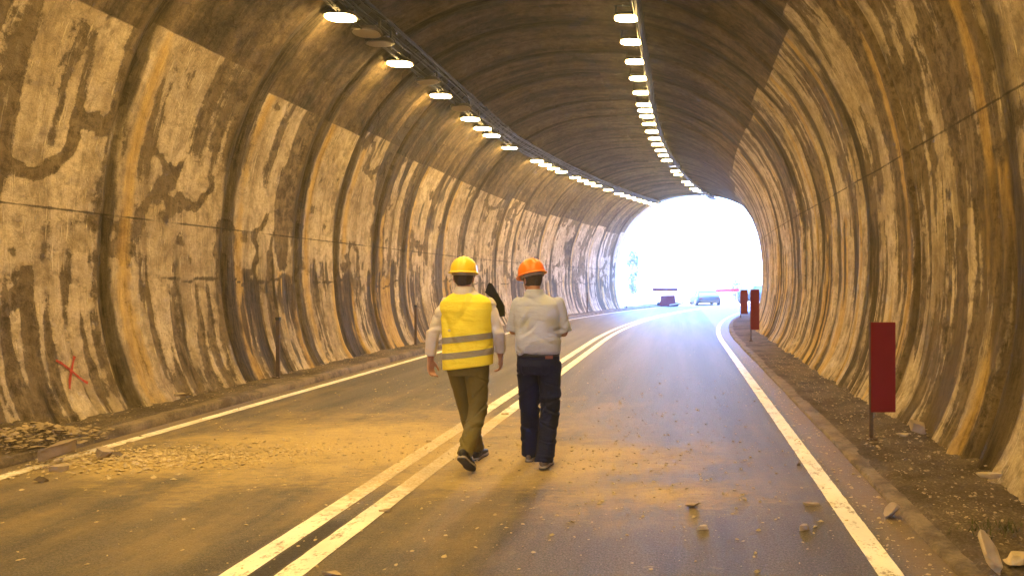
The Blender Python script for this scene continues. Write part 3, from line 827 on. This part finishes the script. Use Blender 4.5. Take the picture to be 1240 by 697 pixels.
def shoe(root, ankle, toe, up, mat, sole_mat, name='shoe'):
    """ankle: heel centre on the sole, toe: toe tip on the sole, up: shoe's up vector"""
    A = Vector(ankle); T = Vector(toe); f = (T-A).normalized(); U = Vector(up); U = (U-f*U.dot(f)).normalized(); r = f.cross(U); L = (T-A).length
    def P(a, s_, u): return A+f*a*L+r*s_+U*u
    b = MB()
    for (a0, w0, h0) in ((.02, .034, .075), (.15, .037, .082), (.30, .037, .078), (.48, .040, .060), (.66, .044, .046), (.82, .040, .036), (.93, .028, .026)):
        b.ell(P(a0, 0, .022+h0*.42), (w0*1.0, .05, h0*.55), Matrix((r, f, U)).transposed(), 14, 10)
    me = remesh(b, .006, 5, wrinkle(.0012, 20, 3))
    o = link(name, me, mat, root)
    b = MB(); pts = []
    for (a, wl) in ((-.10, .012), (-.07, .028), (0, .036), (.2, .036), (.42, .036), (.66, .046), (.84, .042), (.96, .026), (1.01, .010)): pts.append((a, wl))
    V = []; F = []
    for nm, u0, u1, mt in (('sole', 0, .010, M['shoe_black']), ('midsole', .0105, .026, sole_mat)):
        V = []
        for u in (u0, u1):
            e = 1+u
            for a, wl in pts: V.append(P(a, wl*e, u))
            for a, wl in reversed(pts): V.append(P(a, -wl*e, u))
        n = 2*len(pts)
        F = [tuple(range(n)), tuple(range(2*n-1, n-1, -1))]+[(k, (k+1) % n, n+(k+1) % n, n+k) for k in range(n)]
        link(nm, meshv(nm, V, F), mt, o)
    return o
def person(name, loc, label, D):
    root = empty('person', loc); tag(root, label, 'person', 'men walking through the tunnel')
    hc = Vector(D['head']); sh = D['sh']; el = D['el']; wr = D['wr']; hip = D['hip']; kn = D['kn']; an = D['an']; tw = D['torso']
    # --- body, one skin surface
    b = MB(); HM = Matrix.Rotation(D['yaw'], 3, 'Z') @ Euler((D['nod'], 0, 0)).to_matrix()
    def H(p): return hc+HM @ Vector(p)
    b.ell(H((0, -.008, .015)), (.076, .094, .098), HM, 24, 16)             # skull
    b.ell(H((0, .020, -.045)), (.058, .068, .072), HM, 20, 12)             # face
    b.ell(H((0, .068, -.093)), (.026, .022, .020), HM, 12, 8)              # chin
    b.tube([H((0, .078, .010)), H((0, .096, -.022)), H((0, .104, -.038))], [.009, .012, .015], 8)   # nose
    b.tube([H((-.024, .078, -.068)), H((0, .086, -.067)), H((.024, .078, -.068))], [.006, .009, .006], 8)  # mouth
    b.tube([H((-.05, .070, .024)), H((0, .086, .026)), H((.05, .070, .024))], [.010, .010, .010], 8)  # brow
    for s_ in (-1, 1):
        b.ell(H((s_*.077, -.006, -.018)), (.010, .020, .032), HM @ Euler((.2, 0, s_*.35)).to_matrix(), 12, 8)   # ears
    nk = Vector(D['neck'])
    b.tube([nk+Vector((0, -.005, -.08)), nk, H((0, -.012, -.05))], [.066, .058, .054], 16)
    cx = tw[0][0]
    b.loft([(x, y, z, max(.03, rx-.028), max(.03, ry-.026), e) for x, y, z, rx, ry, e in tw], 24)
    for i in (0, 1):
        chain(b, [sh[i], el[i], wr[i]], [.036, .036, .027])
        chain(b, [hip[i], kn[i], an[i]], [.078, .055, .036])
        hand(b, wr[i], D['hd'][i], D['pn'][i], D['th'][i], D['curl'][i])
    me = remesh(b, .0062, 2)
    body = link('body', me, M['skin'], root)
    eyes = MB()
    for s_ in (-1, 1): eyes.ell(H((s_*.031, .079, .002)), (.012, .008, .008), HM, 12, 8)
    eyes.build('eyes', M['eye'], root, True)
    # hair round the back of the head
    hb = MB(); hb.ell(H((0, -.012, .012)), (.081, .098, .104), HM, 40, 30)
    hm = hb.mesh('hair'); inv = HM.inverted(); V = [v.co.copy() for v in hm.vertices]
    keep = [p for p in hm.polygons if (lambda q: (q.y < .035 and q.z > -.062-.0+q.y*.5) or q.z > .05)(inv @ (p.center-hc))]
    F = [tuple(p.vertices) for p in keep]; V = [v+(v-hc).normalized()*.004*(rnd.random()-.5) for v in V]
    ho = link('hair', meshv('hair', V, F, True), M['hair'], root)
    md = ho.modifiers.new('t', 'SOLIDIFY'); md.thickness = .008
    helmet(root, H(D['hat']), D['yaw'], D['nod']+D['hat_tilt'], D['hat_mat'], D.get('roll', 0))
    # --- trousers
    b = MB(); b.loft(D['pelvis'], 28)
    for i in (0, 1): 
        chain(b, [hip[i], kn[i], Vector(an[i])+Vector(D['hem'][i])], D['leg_r'], 18, False)
        b.ell(kn[i], (D['leg_r'][1],)*3)
    kz = [Vector(k).z for k in kn]
    me = remesh(b, .008, 3, wrinkle(.012, 15, D['seed'], lambda co: .35+.9*np.exp(-((co[:, 2]-.52)/.14)**2)+1.1*np.exp(-((co[:, 2]-.16)/.10)**2)+.4*np.exp(-((co[:, 2]-.82)/.06)**2)))
    tr = link('trousers', me, D['trouser_mat'], root)
    # --- shirt
    b = MB(); b.loft(tw, 32)
    for i in (0, 1):
        cf = D['cuff'][i]; S0, E0 = Vector(sh[i]), Vector(el[i])
        if cf > 1: c1 = E0.lerp(Vector(wr[i]), cf-1); chain(b, [S0, E0, c1], D['slv'], 18)
        else: chain(b, [S0, S0.lerp(E0, cf)], [D['slv'][0], D['slv'][1]+.006], 18)
        if cf > 1: b.ell(E0, (D['slv'][1],)*3)
    me = remesh(b, .008, 3, wrinkle(.010, 9, D['seed']+20))
    shirt = link('shirt', me, D['shirt_mat'], root)
    cb = MB(); V = []; F = []; n = 32
    for j, (z, r) in enumerate(((-.030, .074), (.018, .068), (.030, .066), (.016, .077), (-.036, .094))):
        for k in range(n):
            a = 2*pi*k/n; V.append(nk+Vector((r*cos(a), r*sin(a)*.98-.004, z-.018*max(0, sin(a)))))
    for j in range(4):
        for k in range(n): F.append((j*n+k, j*n+(k+1) % n, (j+1)*n+(k+1) % n, (j+1)*n+k))
    link('collar', meshv('collar', V, F, True), D['shirt_mat'], shirt)
    for i in (0, 1):
        sm = D.get('shoe_mat'), D.get('sole_mat')
        A, T, U = D['shoe'][i]; shoe(root, A, T, U, *sm)
    return root, body, tr, shirt
M['eye'] = simple('eye_white', (.7, .68, .65), .3, .5, .05)
M['hat_yellow'] = simple('yellow_helmet_plastic', (.86, .62, .03), .32, .5, .05, 5)
M['hat_orange'] = simple('orange_helmet_plastic', (.85, .20, .015), .32, .5, .05, 5)
M['vest'] = cloth('fluorescent_vest', (.88, .74, .06), .75, 90, .10, wr=.45)
M['stripe'] = cloth('reflective_stripe', (.30, .27, .22), .5, 120, .2)
M['shirt_white'] = cloth('white_shirt', (.62, .57, .54), .85, 90, .1)
M['shirt_check'] = cloth('grey_shirt', (.42, .45, .56), .85, 160, .22)
M['khaki'] = cloth('olive_trousers', (.150, .122, .042), .9, 80, .2)
M['navy'] = cloth('navy_jeans', (.012, .015, .042), .85, 80, .25)
M['shoe_black'] = simple('black_shoe', (.025, .025, .03), .5, .4, .2)
M['shoe_grey'] = simple('grey_shoe', (.13, .11, .09), .7, .3, .2)
M['sole'] = simple('pale_rubber_sole', (.36, .33, .29), .8, .2, .2)
M['leather'] = simple('brown_leather', (.18, .06, .03), .5, .4, .2)

D1 = dict(head=(-.050, .0, 1.632), neck=(-.040, -.012, 1.525), yaw=.10, nod=-.05, hat=(0, -.004, .045), hat_tilt=.0, hat_mat=M['hat_yellow'],
  sh=[(-.200, -.01, 1.405), (.160, .02, 1.405)], el=[(-.300, -.05, 1.150), (.238, .03, 1.165)], wr=[(-.330, -.02, .925), (.232, .13, .945)],
  hd=[(-.02, .10, -1), (.02, .25, -1)], pn=[(.9, .3, 0), (-1, 0, 0)], th=[(.35, 1, 0), (0, 1, 0)], curl=[.75, .7],
  hip=[(-.105, .02, .90), (.062, -.01, .90)], kn=[(-.085, .20, .485), (.060, .045, .475)], an=[(-.030, .34, .10), (.025, -.235, .19)],
  hem=[(0, 0, -.01), (0, -.01, -.02)], leg_r=[.106, .078, .066],
  torso=[(-.030, 0, .90, .175, .125, 2.4), (-.030, 0, 1.02, .180, .125, 2.3), (-.030, 0, 1.18, .190, .130, 2.3), (-.030, -.005, 1.32, .205, .130, 2.4), (-.028, -.01, 1.42, .205, .115, 2.4), (-.030, -.012, 1.475, .150, .090, 2.2), (-.036, -.012, 1.515, .085, .07, 2), (-.04, -.012, 1.54, .06, .06, 2)],
  pelvis=[(-.022, .0, .80, .155, .115, 2.3), (-.022, -.005, .88, .176, .135, 2.4), (-.022, 0, .96, .176, .128, 2.4), (-.022, 0, 1.02, .17, .12, 2.4)],
  trouser_mat=M['khaki'], shirt_mat=M['shirt_white'], cuff=[1.80, 1.80], slv=[.055, .055, .045], seed=5,
  shoe=[((-.030, .300, .0), (-.010, .560, .0), (0, 0, 1)), ((.022, -.318, .150), (.060, -.120, .006), (0, .62, .78))],
  shoe_mat=M['shoe_black'], sole_mat=M['sole'])
r1, b1, t1, s1 = person('man', (-1.80, 6.35, .001), 'man walking away in a yellow safety vest, yellow helmet and olive trousers', D1)
# vest
b = MB()
b.loft([(-.012, 0, .868, .208, .150, 2.5), (-.014, 0, .95, .210, .152, 2.5), (-.018, 0, 1.10, .208, .150, 2.5), (-.022, -.005, 1.25, .212, .150, 2.5), (-.026, -.008, 1.36, .222, .146, 2.6), (-.028, -.010, 1.425, .218, .130, 2.5), (-.030, -.012, 1.462, .180, .108, 2.2), (-.036, -.012, 1.492, .118, .090, 2), (-.04, -.012, 1.498, .09, .075, 2)], 36)
vm = remesh(b, .008, 2, wrinkle(.010, 6, 44, None, ((.9, .6), (-.9, .6)), .9))
for v in vm.vertices: v.co.z += .10*(v.co.x+.02)*max(0, min(1, (1.3-v.co.z)/.35))
vest = link('vest', vm, M['vest'], r1)
for zc in (1.118, .985):
    band(vm, zc, .11, .026, .0035, M['stripe'], 'reflective_stripe', vest)

D2 = dict(head=(-.075, .04, 1.618), neck=(-.045, .005, 1.500), yaw=.75, nod=-.16, hat=(0, -.004, .045), hat_tilt=-.06, hat_mat=M['hat_orange'], roll=-.06,
  sh=[(-.185, .0, 1.405), (.155, .0, 1.405)], el=[(-.240, .03, 1.150), (.215, .03, 1.140)], wr=[(-.270, .27, 1.205), (.10, .26, 1.16)],
  hd=[(.05, .7, .35), (-.6, .7, .2)], pn=[(.9, 0, -.2), (-.3, 0, -1)], th=[(.1, -.3, 1), (-.4, .2, .8)], curl=[1.1, .9],
  hip=[(-.105, .02, .90), (.082, .0, .90)], kn=[(-.112, .12, .49), (.085, .02, .48)], an=[(-.125, .22, .09), (.052, -.09, .10)],
  hem=[(0, 0, -.035), (0, 0, -.04)], leg_r=[.104, .084, .080],
  torso=[(-.012, 0, .965, .178, .130, 2.4), (-.012, -.01, .995, .192, .146, 2.4), (-.012, -.015, 1.08, .196, .150, 2.3), (-.014, -.012, 1.20, .194, .142, 2.3), (-.016, -.008, 1.31, .200, .136, 2.4), (-.018, -.005, 1.40, .190, .118, 2.4), (-.025, 0, 1.45, .140, .092, 2.2), (-.038, .005, 1.485, .085, .072, 2), (-.045, .005, 1.51, .06, .06, 2)],
  pelvis=[(-.012, .0, .80, .165, .120, 2.3), (-.012, -.008, .88, .184, .145, 2.4), (-.012, 0, .96, .180, .132, 2.4), (-.012, 0, 1.03, .172, .125, 2.4)],
  trouser_mat=M['navy'], shirt_mat=M['shirt_check'], cuff=[.93, .93], slv=[.058, .060, .05], seed=9,
  shoe=[((-.128, .175, .0), (-.150, .440, .0), (0, 0, 1)), ((.052, -.130, .012), (.070, .140, .0), (0, .04, 1))],
  shoe_mat=M['shoe_grey'], sole_mat=M['sole'])
r2, b2, t2, s2 = person('man', (-1.215, 6.42, .001), 'man in orange helmet, grey short-sleeved shirt and navy trousers', D2)
bm_ = MB(); bm_.loft([(-.012, -.001, .955, .183, .136, 2.4), (-.012, -.001, .985, .183, .136, 2.4)], 36); 
bt = bm_.build('belt', M['shoe_black'], t2, True)
pp_ = MB(); pp_.box((.105, -.140, .955), (.062, .006, .024), M=Matrix.Rotation(.25, 3, 'Z')); pp_.build('label_patch', M['leather'], t2)
pk = MB()
for sx in (-1, 1):
    pk.tube([(-.012+sx*.05, -.150, .90), (-.012+sx*.055, -.156, .83), (-.012+sx*.085, -.150, .805), (-.012+sx*.115, -.136, .83), (-.012+sx*.125, -.130, .90)], .003, 5)
pk.build('pocket_seam', M['navy'], t2)

# dark folder in the left hand of the man in the orange helmet
fb = MB(); K = .0073
def fp(px, py, y): d = y; return Vector(((px-824)/900*d, d, CAM_H+(343-py)/900*d))
oc = Vector((-1.608, 6.72, 1.285))
outl = [(-.150, .215), (-.125, .285), (-.112, .295), (-.098, .280), (-.040, .18), (.010, .09), (.014, .005), (-.030, .0), (-.055, .08), (-.085, .16)]
V = [(x, -.012, z) for x, z in outl]+[(x*.97, .014, z*.99) for x, z in outl]; n = len(outl)
fb.add(V, [tuple(range(n)), tuple(range(2*n-1, n-1, -1))]+[(k, (k+1) % n, n+(k+1) % n, n+k) for k in range(n)])
M['black_cloth'] = simple('black_cloth', (.012, .011, .013), .8, .3, .3)
fo = fb.build('folded_black_cover', M['black_cloth'], None, bevel=.006); fo.location = oc
tag(fo, 'black pointed cover held up between the two walking men', 'cover')

# ------------------------------------------------------------------ rocks and rubble
SLAB = 's'
def lab_mode(l): return 's' if any(w_ in l for w_ in ('slab', 'shard', 'flake', 'splinter', 'chip')) else ''
def rock(name, loc, dim, rz, seed, mat, label, tilt=(0, 0), group='loose rocks on road and pavement', parent=None):
    import bmesh
    bm = bmesh.new(); bmesh.ops.create_icosphere(bm, subdivisions=3, radius=1)
    rs = np.random.RandomState(seed); co = np.array([v.co[:] for v in bm.verts])
    for k in range(16):        # chop flat facets
        nrm = rs.randn(3)*(1, 1, (.25 if k % 2 else 1)); nrm /= np.linalg.norm(nrm); h = rs.uniform(.30, .68)
        dd = co @ nrm-h; co = co-np.clip(dd, 0, None)[:, None]*nrm
    if SLAB in lab_mode(label): co[:, 2] = np.clip(co[:, 2], -.22, .22)
    co = co*(1+.07*vnoise3(co*3.1, seed)[:, None]+.05*vnoise3(co*8, seed+1)[:, None])
    co = co/np.abs(co).max(0)*np.array(dim)/2
    for v, c in zip(bm.verts, co): v.co = c
    me = bpy.data.meshes.new(name); bm.to_mesh(me); bm.free()
    o = link(name, me, mat); o.rotation_euler = (tilt[0], tilt[1], rz)
    zz = (np.array(Euler((tilt[0], tilt[1], rz)).to_matrix()) @ co.T)[2].min()
    o.location = (loc[0], loc[1], loc[2]-zz-.006)
    tag(o, label, 'rock', group); return o
def gp(px, py, h=0):     # ground point seen there, used once to place a stone
    Y = (CAM_H-h)*900/(py-343); return ((px-824)/900*Y, Y, h)
RK = [
 (gp(72, 556, .03), (.34, .16, .11), .25, 'rock_mid', 'large flat grey slab lying on the left kerb', (.15, -.25)),
 (gp(126, 556), (.15, .12, .10), 1.2, 'rock', 'upright stone beside the left slab at the edge line', (.5, .2)),
 (gp(142, 553), (.10, .07, .06), .2, 'rock_dark', 'small dark stone on the left edge line', (0, 0)),
 (gp(72, 570), (.15, .09, .05), .1, 'rock', 'thin shard in front of the left slab', (.2, .1)),
 (gp(50, 583), (.10, .08, .06), .8, 'rock_dark', 'dark lump below the left edge line', (0, .3)),
 (gp(38, 546, .05), (.22, .16, .12), .9, 'rock_dark', 'dark stone at the foot of the rubble heap', (.1, .2)),
 (gp(838, 613), (.125, .085, .045), .1, 'rock', 'flat brown stone alone in the right lane', (0, 0)),
 (gp(902, 605), (.055, .05, .035), .9, 'rock', 'small stone right of the flat brown stone', (0, 0)),
 (gp(985, 611), (.15, .05, .025), .05, 'rock', 'long thin splinter beside the right edge line', (0, 0)),
 (gp(973, 641), (.07, .05, .04), .5, 'rock', 'small stone below the long splinter', (0, 0)),
 (gp(852, 640), (.09, .045, .03), .1, 'rubble', 'yellow stone chip in the right lane', (0, 0)),
 (gp(967, 563), (.05, .04, .04), .3, 'rock_dark', 'dark pebble on the right edge line', (0, 0)),
 (gp(1079, 626), (.11, .10, .13), .6, 'rock', 'upright stone against the right kerb', (.2, .3)),
 (gp(1112, 524, .12), (.20, .12, .09), .2, 'rock', 'flat slab leaning at the foot of the right wall', (.3, .2)),
 (gp(1095, 527, .11), (.16, .07, .03), .1, 'rubble', 'pale thin flake behind the red panel', (0, 0)),
 (gp(1200, 692, .06), (.11, .25, .035), .55, 'rubble', 'pale upright shard in the bottom right corner', (.95, .1)),
 (gp(1238, 678, .09), (.22, .10, .04), .2, 'rubble', 'pale flat shard at the right border', (.1, 0)),
 (gp(1200, 577, .14), (.24, .08, .04), .0, 'rubble', 'pale flat shard at the right wall foot', (0, 0)),
 (gp(612, 502), (.10, .05, .03), .2, 'rubble', 'yellow chip between the two men', (0, 0)),
 (gp(520, 535), (.06, .05, .03), .2, 'rubble', 'yellow chip left of the vest wearer', (0, 0)),
 (gp(402, 696), (.11, .06, .04), .2, 'rock', 'stone on the right centre line at the bottom border', (0, 0)),
 (gp(466, 619), (.09, .045, .03), .1, 'rock', 'brown stone right of the centre lines', (0, 0)),
 (gp(218, 479, .15), (.20, .11, .06), .1, 'rock', 'flat stone on the left pavement near the wall', (0, .1)),
]
for k, (loc, dim, rz, mt, lab, tl) in enumerate(RK): rock('rock', loc, dim, rz, 100+k*7, M[mt], lab, tl)
def stones(name, P, sizes, mat, label, cat, seed, flat=.6):
    rs = np.random.RandomState(seed); base = np.array([(1, 0, 0), (.35, .9, .1), (-.7, .6, 0), (-.9, -.45, .05), (.2, -.95, 0), (.1, .1, .75), (-.15, -.1, -.6)], float)
    F0 = [(0, 1, 5), (1, 2, 5), (2, 3, 5), (3, 4, 5), (4, 0, 5), (1, 0, 6), (2, 1, 6), (3, 2, 6), (4, 3, 6), (0, 4, 6)]
    V = []; F = []
    for i, (p, s_) in enumerate(zip(P, sizes)):
        b = base*(1+.5*(rs.rand(7, 3)-.5)); a = rs.rand()*6.28; c, s2 = math.cos(a), math.sin(a)
        b = b*np.array([1, rs.uniform(.5, 1), flat*rs.uniform(.6, 1.3)])*s_
        tl = rs.uniform(-.5, .5); b = b @ np.array([[1, 0, 0], [0, math.cos(tl), -math.sin(tl)], [0, math.sin(tl), math.cos(tl)]])
        q = np.stack([b[:, 0]*c-b[:, 1]*s2, b[:, 0]*s2+b[:, 1]*c, b[:, 2]], 1)+np.array(p)+np.array([0, 0, s_*flat*.25])
        V.append(q); F += [tuple(j+7*i for j in f) for f in F0]
    o = link(name, meshv(name, np.concatenate(V), F), mat); return tag(o, label, cat, kind='stuff')
rs = np.random.RandomState(5)
def scat(n, cx, cy, rx, ry, z, heap=0, gauss=True):
    a = rs.randn(n, 2)*.45 if gauss else rs.rand(n, 2)*2-1
    r2_ = (a**2).sum(1); x = cx+a[:, 0]*rx; y = cy+a[:, 1]*ry
    zz = z+heap*np.exp(-r2_*1.6)*(.9+.1*rs.rand(n))
    return np.stack([x, y, zz], 1)
# heap on the left pavement and the fan of crushed stone on the carriageway
Xm, Ym = np.meshgrid(np.linspace(-6.75, -5.84, 60), np.linspace(5.9, 7.8, 110), indexing='ij')
rm = ((Xm+6.15)/.55)**2+((Ym-6.85)/.55)**2
Zm = .075+.20*np.exp(-rm*1.6)*(1+.5*fbm(Xm*6, Ym*6, 81))-.03*sst(rm, 1.2, 2.6)-.08*sst(rm, 2, 5)-.10*sst(Xm, -5.98, -5.85)
mm = grid_mesh('rubble_mound', np.stack([Xm, Ym, Zm], -1))
if mm.polygons[0].normal.z < 0: mm.flip_normals()
tag(link('rubble_mound', mm, M['dirt']), 'dusty mound under the rubble on the left pavement', 'rubble', kind='stuff')
P = scat(2200, -6.15, 6.85, .62, .62, .095, .19); stones('rubble_heap', P, .006+.045*rs.rand(2200)**5, M['rubble_dull'], 'heap of broken rubble on the left pavement', 'rubble', 21, .45)
P = np.concatenate([scat(2800, -4.65, 6.75, 1.1, .55, 0, .01), scat(900, -3.7, 6.95, 1.1, .6, 0), scat(500, -5.3, 6.6, .6, .6, 0, .03)])
P = P[P[:, 0] > -5.75]; stones('crushed_stone', P, .004+.024*rs.rand(len(P))**4, M['rubble_dull'] if False else M['rubble'], 'fan of crushed yellow stone spilling onto the left lane', 'rubble', 22)
P = np.concatenate([scat(3600, -2.3, 8, 7.5, 7, .0), scat(900, -.4, 6.0, 2.6, 2.4, 0), scat(900, -2.4, 7.1, 2.6, 1.2, 0), np.stack([rs.uniform(1.22, 1.5, 500), 4+12*rs.rand(500)**1.4, np.zeros(500)], 1)])
P = P[(P[:, 0] > -5.75) & (P[:, 0] < 1.48) & (P[:, 1] > 3)]
stones('pebbles', P, .0035+.018*rs.rand(len(P))**3.5, M['rubble'], 'small pebbles scattered over the road', 'pebbles', 23)
P = np.concatenate([np.stack([1.7+.9*rs.rand(1400)**1.4, 4.2+11*rs.rand(1400)**1.3, .095+.012*rs.rand(1400)], 1)])
stones('gravel', P, .005+.016*rs.rand(len(P))**3, M['gravel'] if 'gravel' in M else M['rock'], 'loose gravel on the right pavement', 'gravel', 24)
P = np.stack([-6.5+.55*rs.rand(500), 7+12*rs.rand(500)**1.3, .12+.01*rs.rand(500)], 1)
stones('gravel', P, .005+.014*rs.rand(len(P))**3, M['rock'], 'loose gravel on the left pavement', 'gravel', 25)
# tuft of weeds at the lower right
M['weed'] = simple('weed_leaf', (.05, .052, .018), .7, .3, .4, 10)
wb = MB(); wc = gp(1215, 640, .1)
for k in range(170):
    x = wc[0]+rnd.gauss(0, .14); y = wc[1]+rnd.gauss(0, .07); l = rnd.uniform(.015, .05); a = rnd.random()*6.28; dx, dy = cos(a)*l, sin(a)*l
    wb.add([(x, y, .10), (x+dy*.25, y-dx*.25, .10), (x+dx*.8, y+dy*.8, .11+l*.9), ], [(0, 1, 2)])
tag(wb.build('moss_tuft', M['weed']), 'low green tuft of weeds on the right pavement', 'weeds', kind='stuff')

# ------------------------------------------------------------------ outside the exit
M['red_barrier'] = simple('red_barrier_plastic', (.09, .004, .014), .8, .1, .15)
M['car_blue'] = simple('dark_blue_car_paint', (.003, .010, .022), .5, .2, .05)
M['car_grey'] = simple('dark_grey_car_paint', (.003, .008, .02), .5, .2, .05)
M['glass'] = simple('car_glass', (.03, .06, .07), .3, .3, .05)
M['tyre'] = simple('tyre_rubber', (.02, .02, .02), .8, .2, .2)
M['rim'] = simple('wheel_rim', (.4, .4, .42), .35, .5, .1, metal=.6)
M['tail'] = simple('tail_light_plastic', (.02, .002, .004), .5, .2, .1)
def car(loc, rz, mat, label):
    r = empty('parked_car', loc, rz); tag(r, label, 'car', 'cars parked beyond the tunnel exit')
    # side sections from rear (-y) to front (+y): (y, half width, z bottom, z belt)
    secs = [(-2.05, .70, .38, .80), (-1.98, .82, .28, .93), (-1.5, .87, .22, .97), (-.6, .88, .20, .95), (.6, .88, .20, .93), (1.2, .87, .22, .88), (1.75, .83, .25, .78), (2.02, .74, .32, .66), (2.08, .62, .38, .56)]
    V = []; F = []; prof_ = [(-1, 0), (-1.0, .35), (-.97, .75), (-.86, 1), (0, 1.04), (.86, 1), (.97, .75), (1, .35), (1, 0)]
    for y, hw_, zb, zt in secs:
        for u, v in prof_: V.append((u*hw_, y, zb+(zt-zb)*v))
    m = len(prof_)
    for i in range(len(secs)-1):
        for k in range(m): F.append((i*m+k, i*m+(k+1) % m, (i+1)*m+(k+1) % m, (i+1)*m+k))
    F += [tuple(range(m-1, -1, -1)), tuple((len(secs)-1)*m+k for k in range(m))]
    body = link('body', meshv('body', V, F, True), mat, r)
    def cab(name, mt, k, par, y0, y1, y2, y3, zt, zb=.92):
        V = [(-.78*k, y0, zb), (.78*k, y0, zb), (.78*k, y3, zb-.03), (-.78*k, y3, zb-.03), (-.60*k, y1, zt), (.60*k, y1, zt), (.60*k, y2, zt), (-.60*k, y2, zt)]
        return link(name, meshv(name, V, [(0, 1, 5, 4), (1, 2, 6, 5), (2, 3, 7, 6), (3, 0, 4, 7), (4, 5, 6, 7)]), mt, par)
    cab('window', M['glass'], 1, r, -1.80, -1.15, .15, 1.0, 1.38)
    rf = MB(); rf.box((0, -.5, 1.40), (1.22, 1.42, .05)); 
    for sx in (-1, 1):
        for (y0, y1) in ((-1.82, -1.15), (1.02, .16), (-.45, -.45)): rf.tube([(sx*.80, y0, .91), (sx*.61, y1, 1.39)], .035, 4)
    rf.build('roof', mat, r, bevel=0)
    for sx in (-1, 1):
        for y in (-1.28, 1.30):
            b = MB(); b.tube([(sx*.70, y, .31), (sx*.90, y, .31)], .31, 20); wh = b.build('wheel', M['tyre'], r, True)
            b = MB(); b.tube([(sx*.905, y, .31), (sx*.915, y, .31)], .19, 14); b.build('rim', M['rim'], wh, True)
        b = MB(); b.box((sx*.62, -2.03, .72), (.26, .06, .16)); b.build('tail_light', M['tail'], r)
        b = MB(); b.box((sx*.58, 2.03, .60), (.26, .08, .12)); b.build('headlight', M['rim'], r)
        b = MB(); b.box((sx*.97, .75, .98), (.16, .08, .12)); b.build('mirror', mat, r)
    b = MB(); b.box((0, -2.06, .42), (1.3, .08, .16)); b.build('bumper', M['tyre'], r)
    return r
def out_pt(px, py, D): return Vector(((px-824)/900*D, D, 0))
car(out_pt(853, 369, 55), .15, M['car_blue'], 'dark blue car seen from behind, alone in the bright exit').scale = (1, 1, .72)
car(out_pt(921, 369, 58), -.9, M['car_grey'], 'dark car half hidden by the right tunnel wall and red panels')
def barrier(px, D, wd, zc, label, tilt=0., th=.20):
    p = out_pt(px, 0, D); r = empty('road_barrier', p); tag(r, label, 'barrier', 'barriers beyond the tunnel exit')
    b = MB(); b.box((0, 0, zc), (wd, .06, th), M=Euler((0, tilt, 0)).to_matrix()); b.build('plank', M['red_barrier'], r, bevel=.01)
    b = MB()
    for sx in (-.38, .38): b.box((sx*wd, .05, zc/2), (.05, .04, zc)); b.box((sx*wd, 0, .02), (.06, .6, .04))
    b.build('stand', M['rim'], r)
    return r
barrier(805.5, 52, 1.80, 1.15, 'long red plank barrier above the red block in the exit')
barrier(881, 54, 1.75, 1.08, 'red plank barrier right of the blue car', -.03)
blk = empty('barrier_block', out_pt(809, 0, 50.6)); tag(blk, 'dark red barrier block left of the car in the exit', 'barrier')
b = MB(); V = [(-.58, -.25, .02), (.58, -.25, .02), (.58, .25, .02), (-.58, .25, .02), (-.50, -.13, .76), (.44, -.13, .78), (.44, .13, .78), (-.50, .13, .76)]
b.add(V, [(3, 2, 1, 0), (4, 5, 6, 7), (0, 1, 5, 4), (1, 2, 6, 5), (2, 3, 7, 6), (3, 0, 4, 7)]); b.build('block', M['red_barrier'], blk, bevel=.04)
b = MB()
for sx in (-.62, .62): b.tube([(sx, -.1, .18), (sx, .1, .18)], .16, 14)
b.build('roller', M['car_blue'], blk, True)
b = MB(); b.tube([(.1, -.35, .12), (.5, -.38, .18), (.95, -.3, .25), (1.3, -.2, .5)], .04, 8); b.build('hose', M['rim'], blk, True)
M['leaf'] = simple('tree_leaf', (.09, .13, .08), .8, .2, .5, 2); M['bark'] = simple('bark', (.13, .09, .06), .9, .2, .3, 10, .5)
def tree(loc, h, rad, trunk, n, label, shape, seed):
    r = empty('tree', loc); tag(r, label, 'tree'); q = random.Random(seed)
    b = MB(); b.tube([(0, 0, 0), (.05, 0, h*.4), (-.04, .05, h*.9)], [trunk, trunk*.7, trunk*.15], 8)
    for k in range(9):
        z = h*(.25+.07*k); a = k*2.4; b.tube([(0, 0, z), (cos(a)*rad*.7, sin(a)*rad*.7, z+rad*.5)], [trunk*.3, trunk*.08], 5)
    b.build('trunk', M['bark'], r)
    V = []; F = []
    cl = [(q.random()*6.28, q.random(), q.random()) for _ in range(26)]
    for i in range(n):
        a, t, u = cl[q.randrange(26)]; t = min(1, max(0, t+q.gauss(0, .05))); z = h*(.16+.84*t)
        rr = rad*(shape(t))*(.35+.65*u); x = cos(a)*rr+q.gauss(0, rad*.16); y = sin(a)*rr+q.gauss(0, rad*.16)
        l = h*.018+.03; e = Euler((q.random()*6, q.random()*6, q.random()*6)).to_matrix(); c = Vector((x, y, z)); k0 = len(V)
        for p in ((-l, -l*.5, 0), (l, -l*.5, 0), (l*.8, l*.6, 0), (-l*.6, l*.7, 0)): V.append(c+e @ Vector(p))
        F.append((k0, k0+1, k0+2, k0+3))
    link('crown', meshv('crown', V, F), M['leaf'], r)
tree((-4.4, 69, 0), 4.6, .75, .10, 2600, 'slim tree at the left side of the bright exit', lambda t: (1-t)**.6*(.5+t), 3)
tree((5.2, 70, 0), 2.1, .75, .07, 1500, 'small rounded tree behind the right red barrier', lambda t: math.sin(pi*min(1, t+.12))**.5, 4)
post(44.5, -6.1, 1.2, 'faraway post at the left corner of the exit')
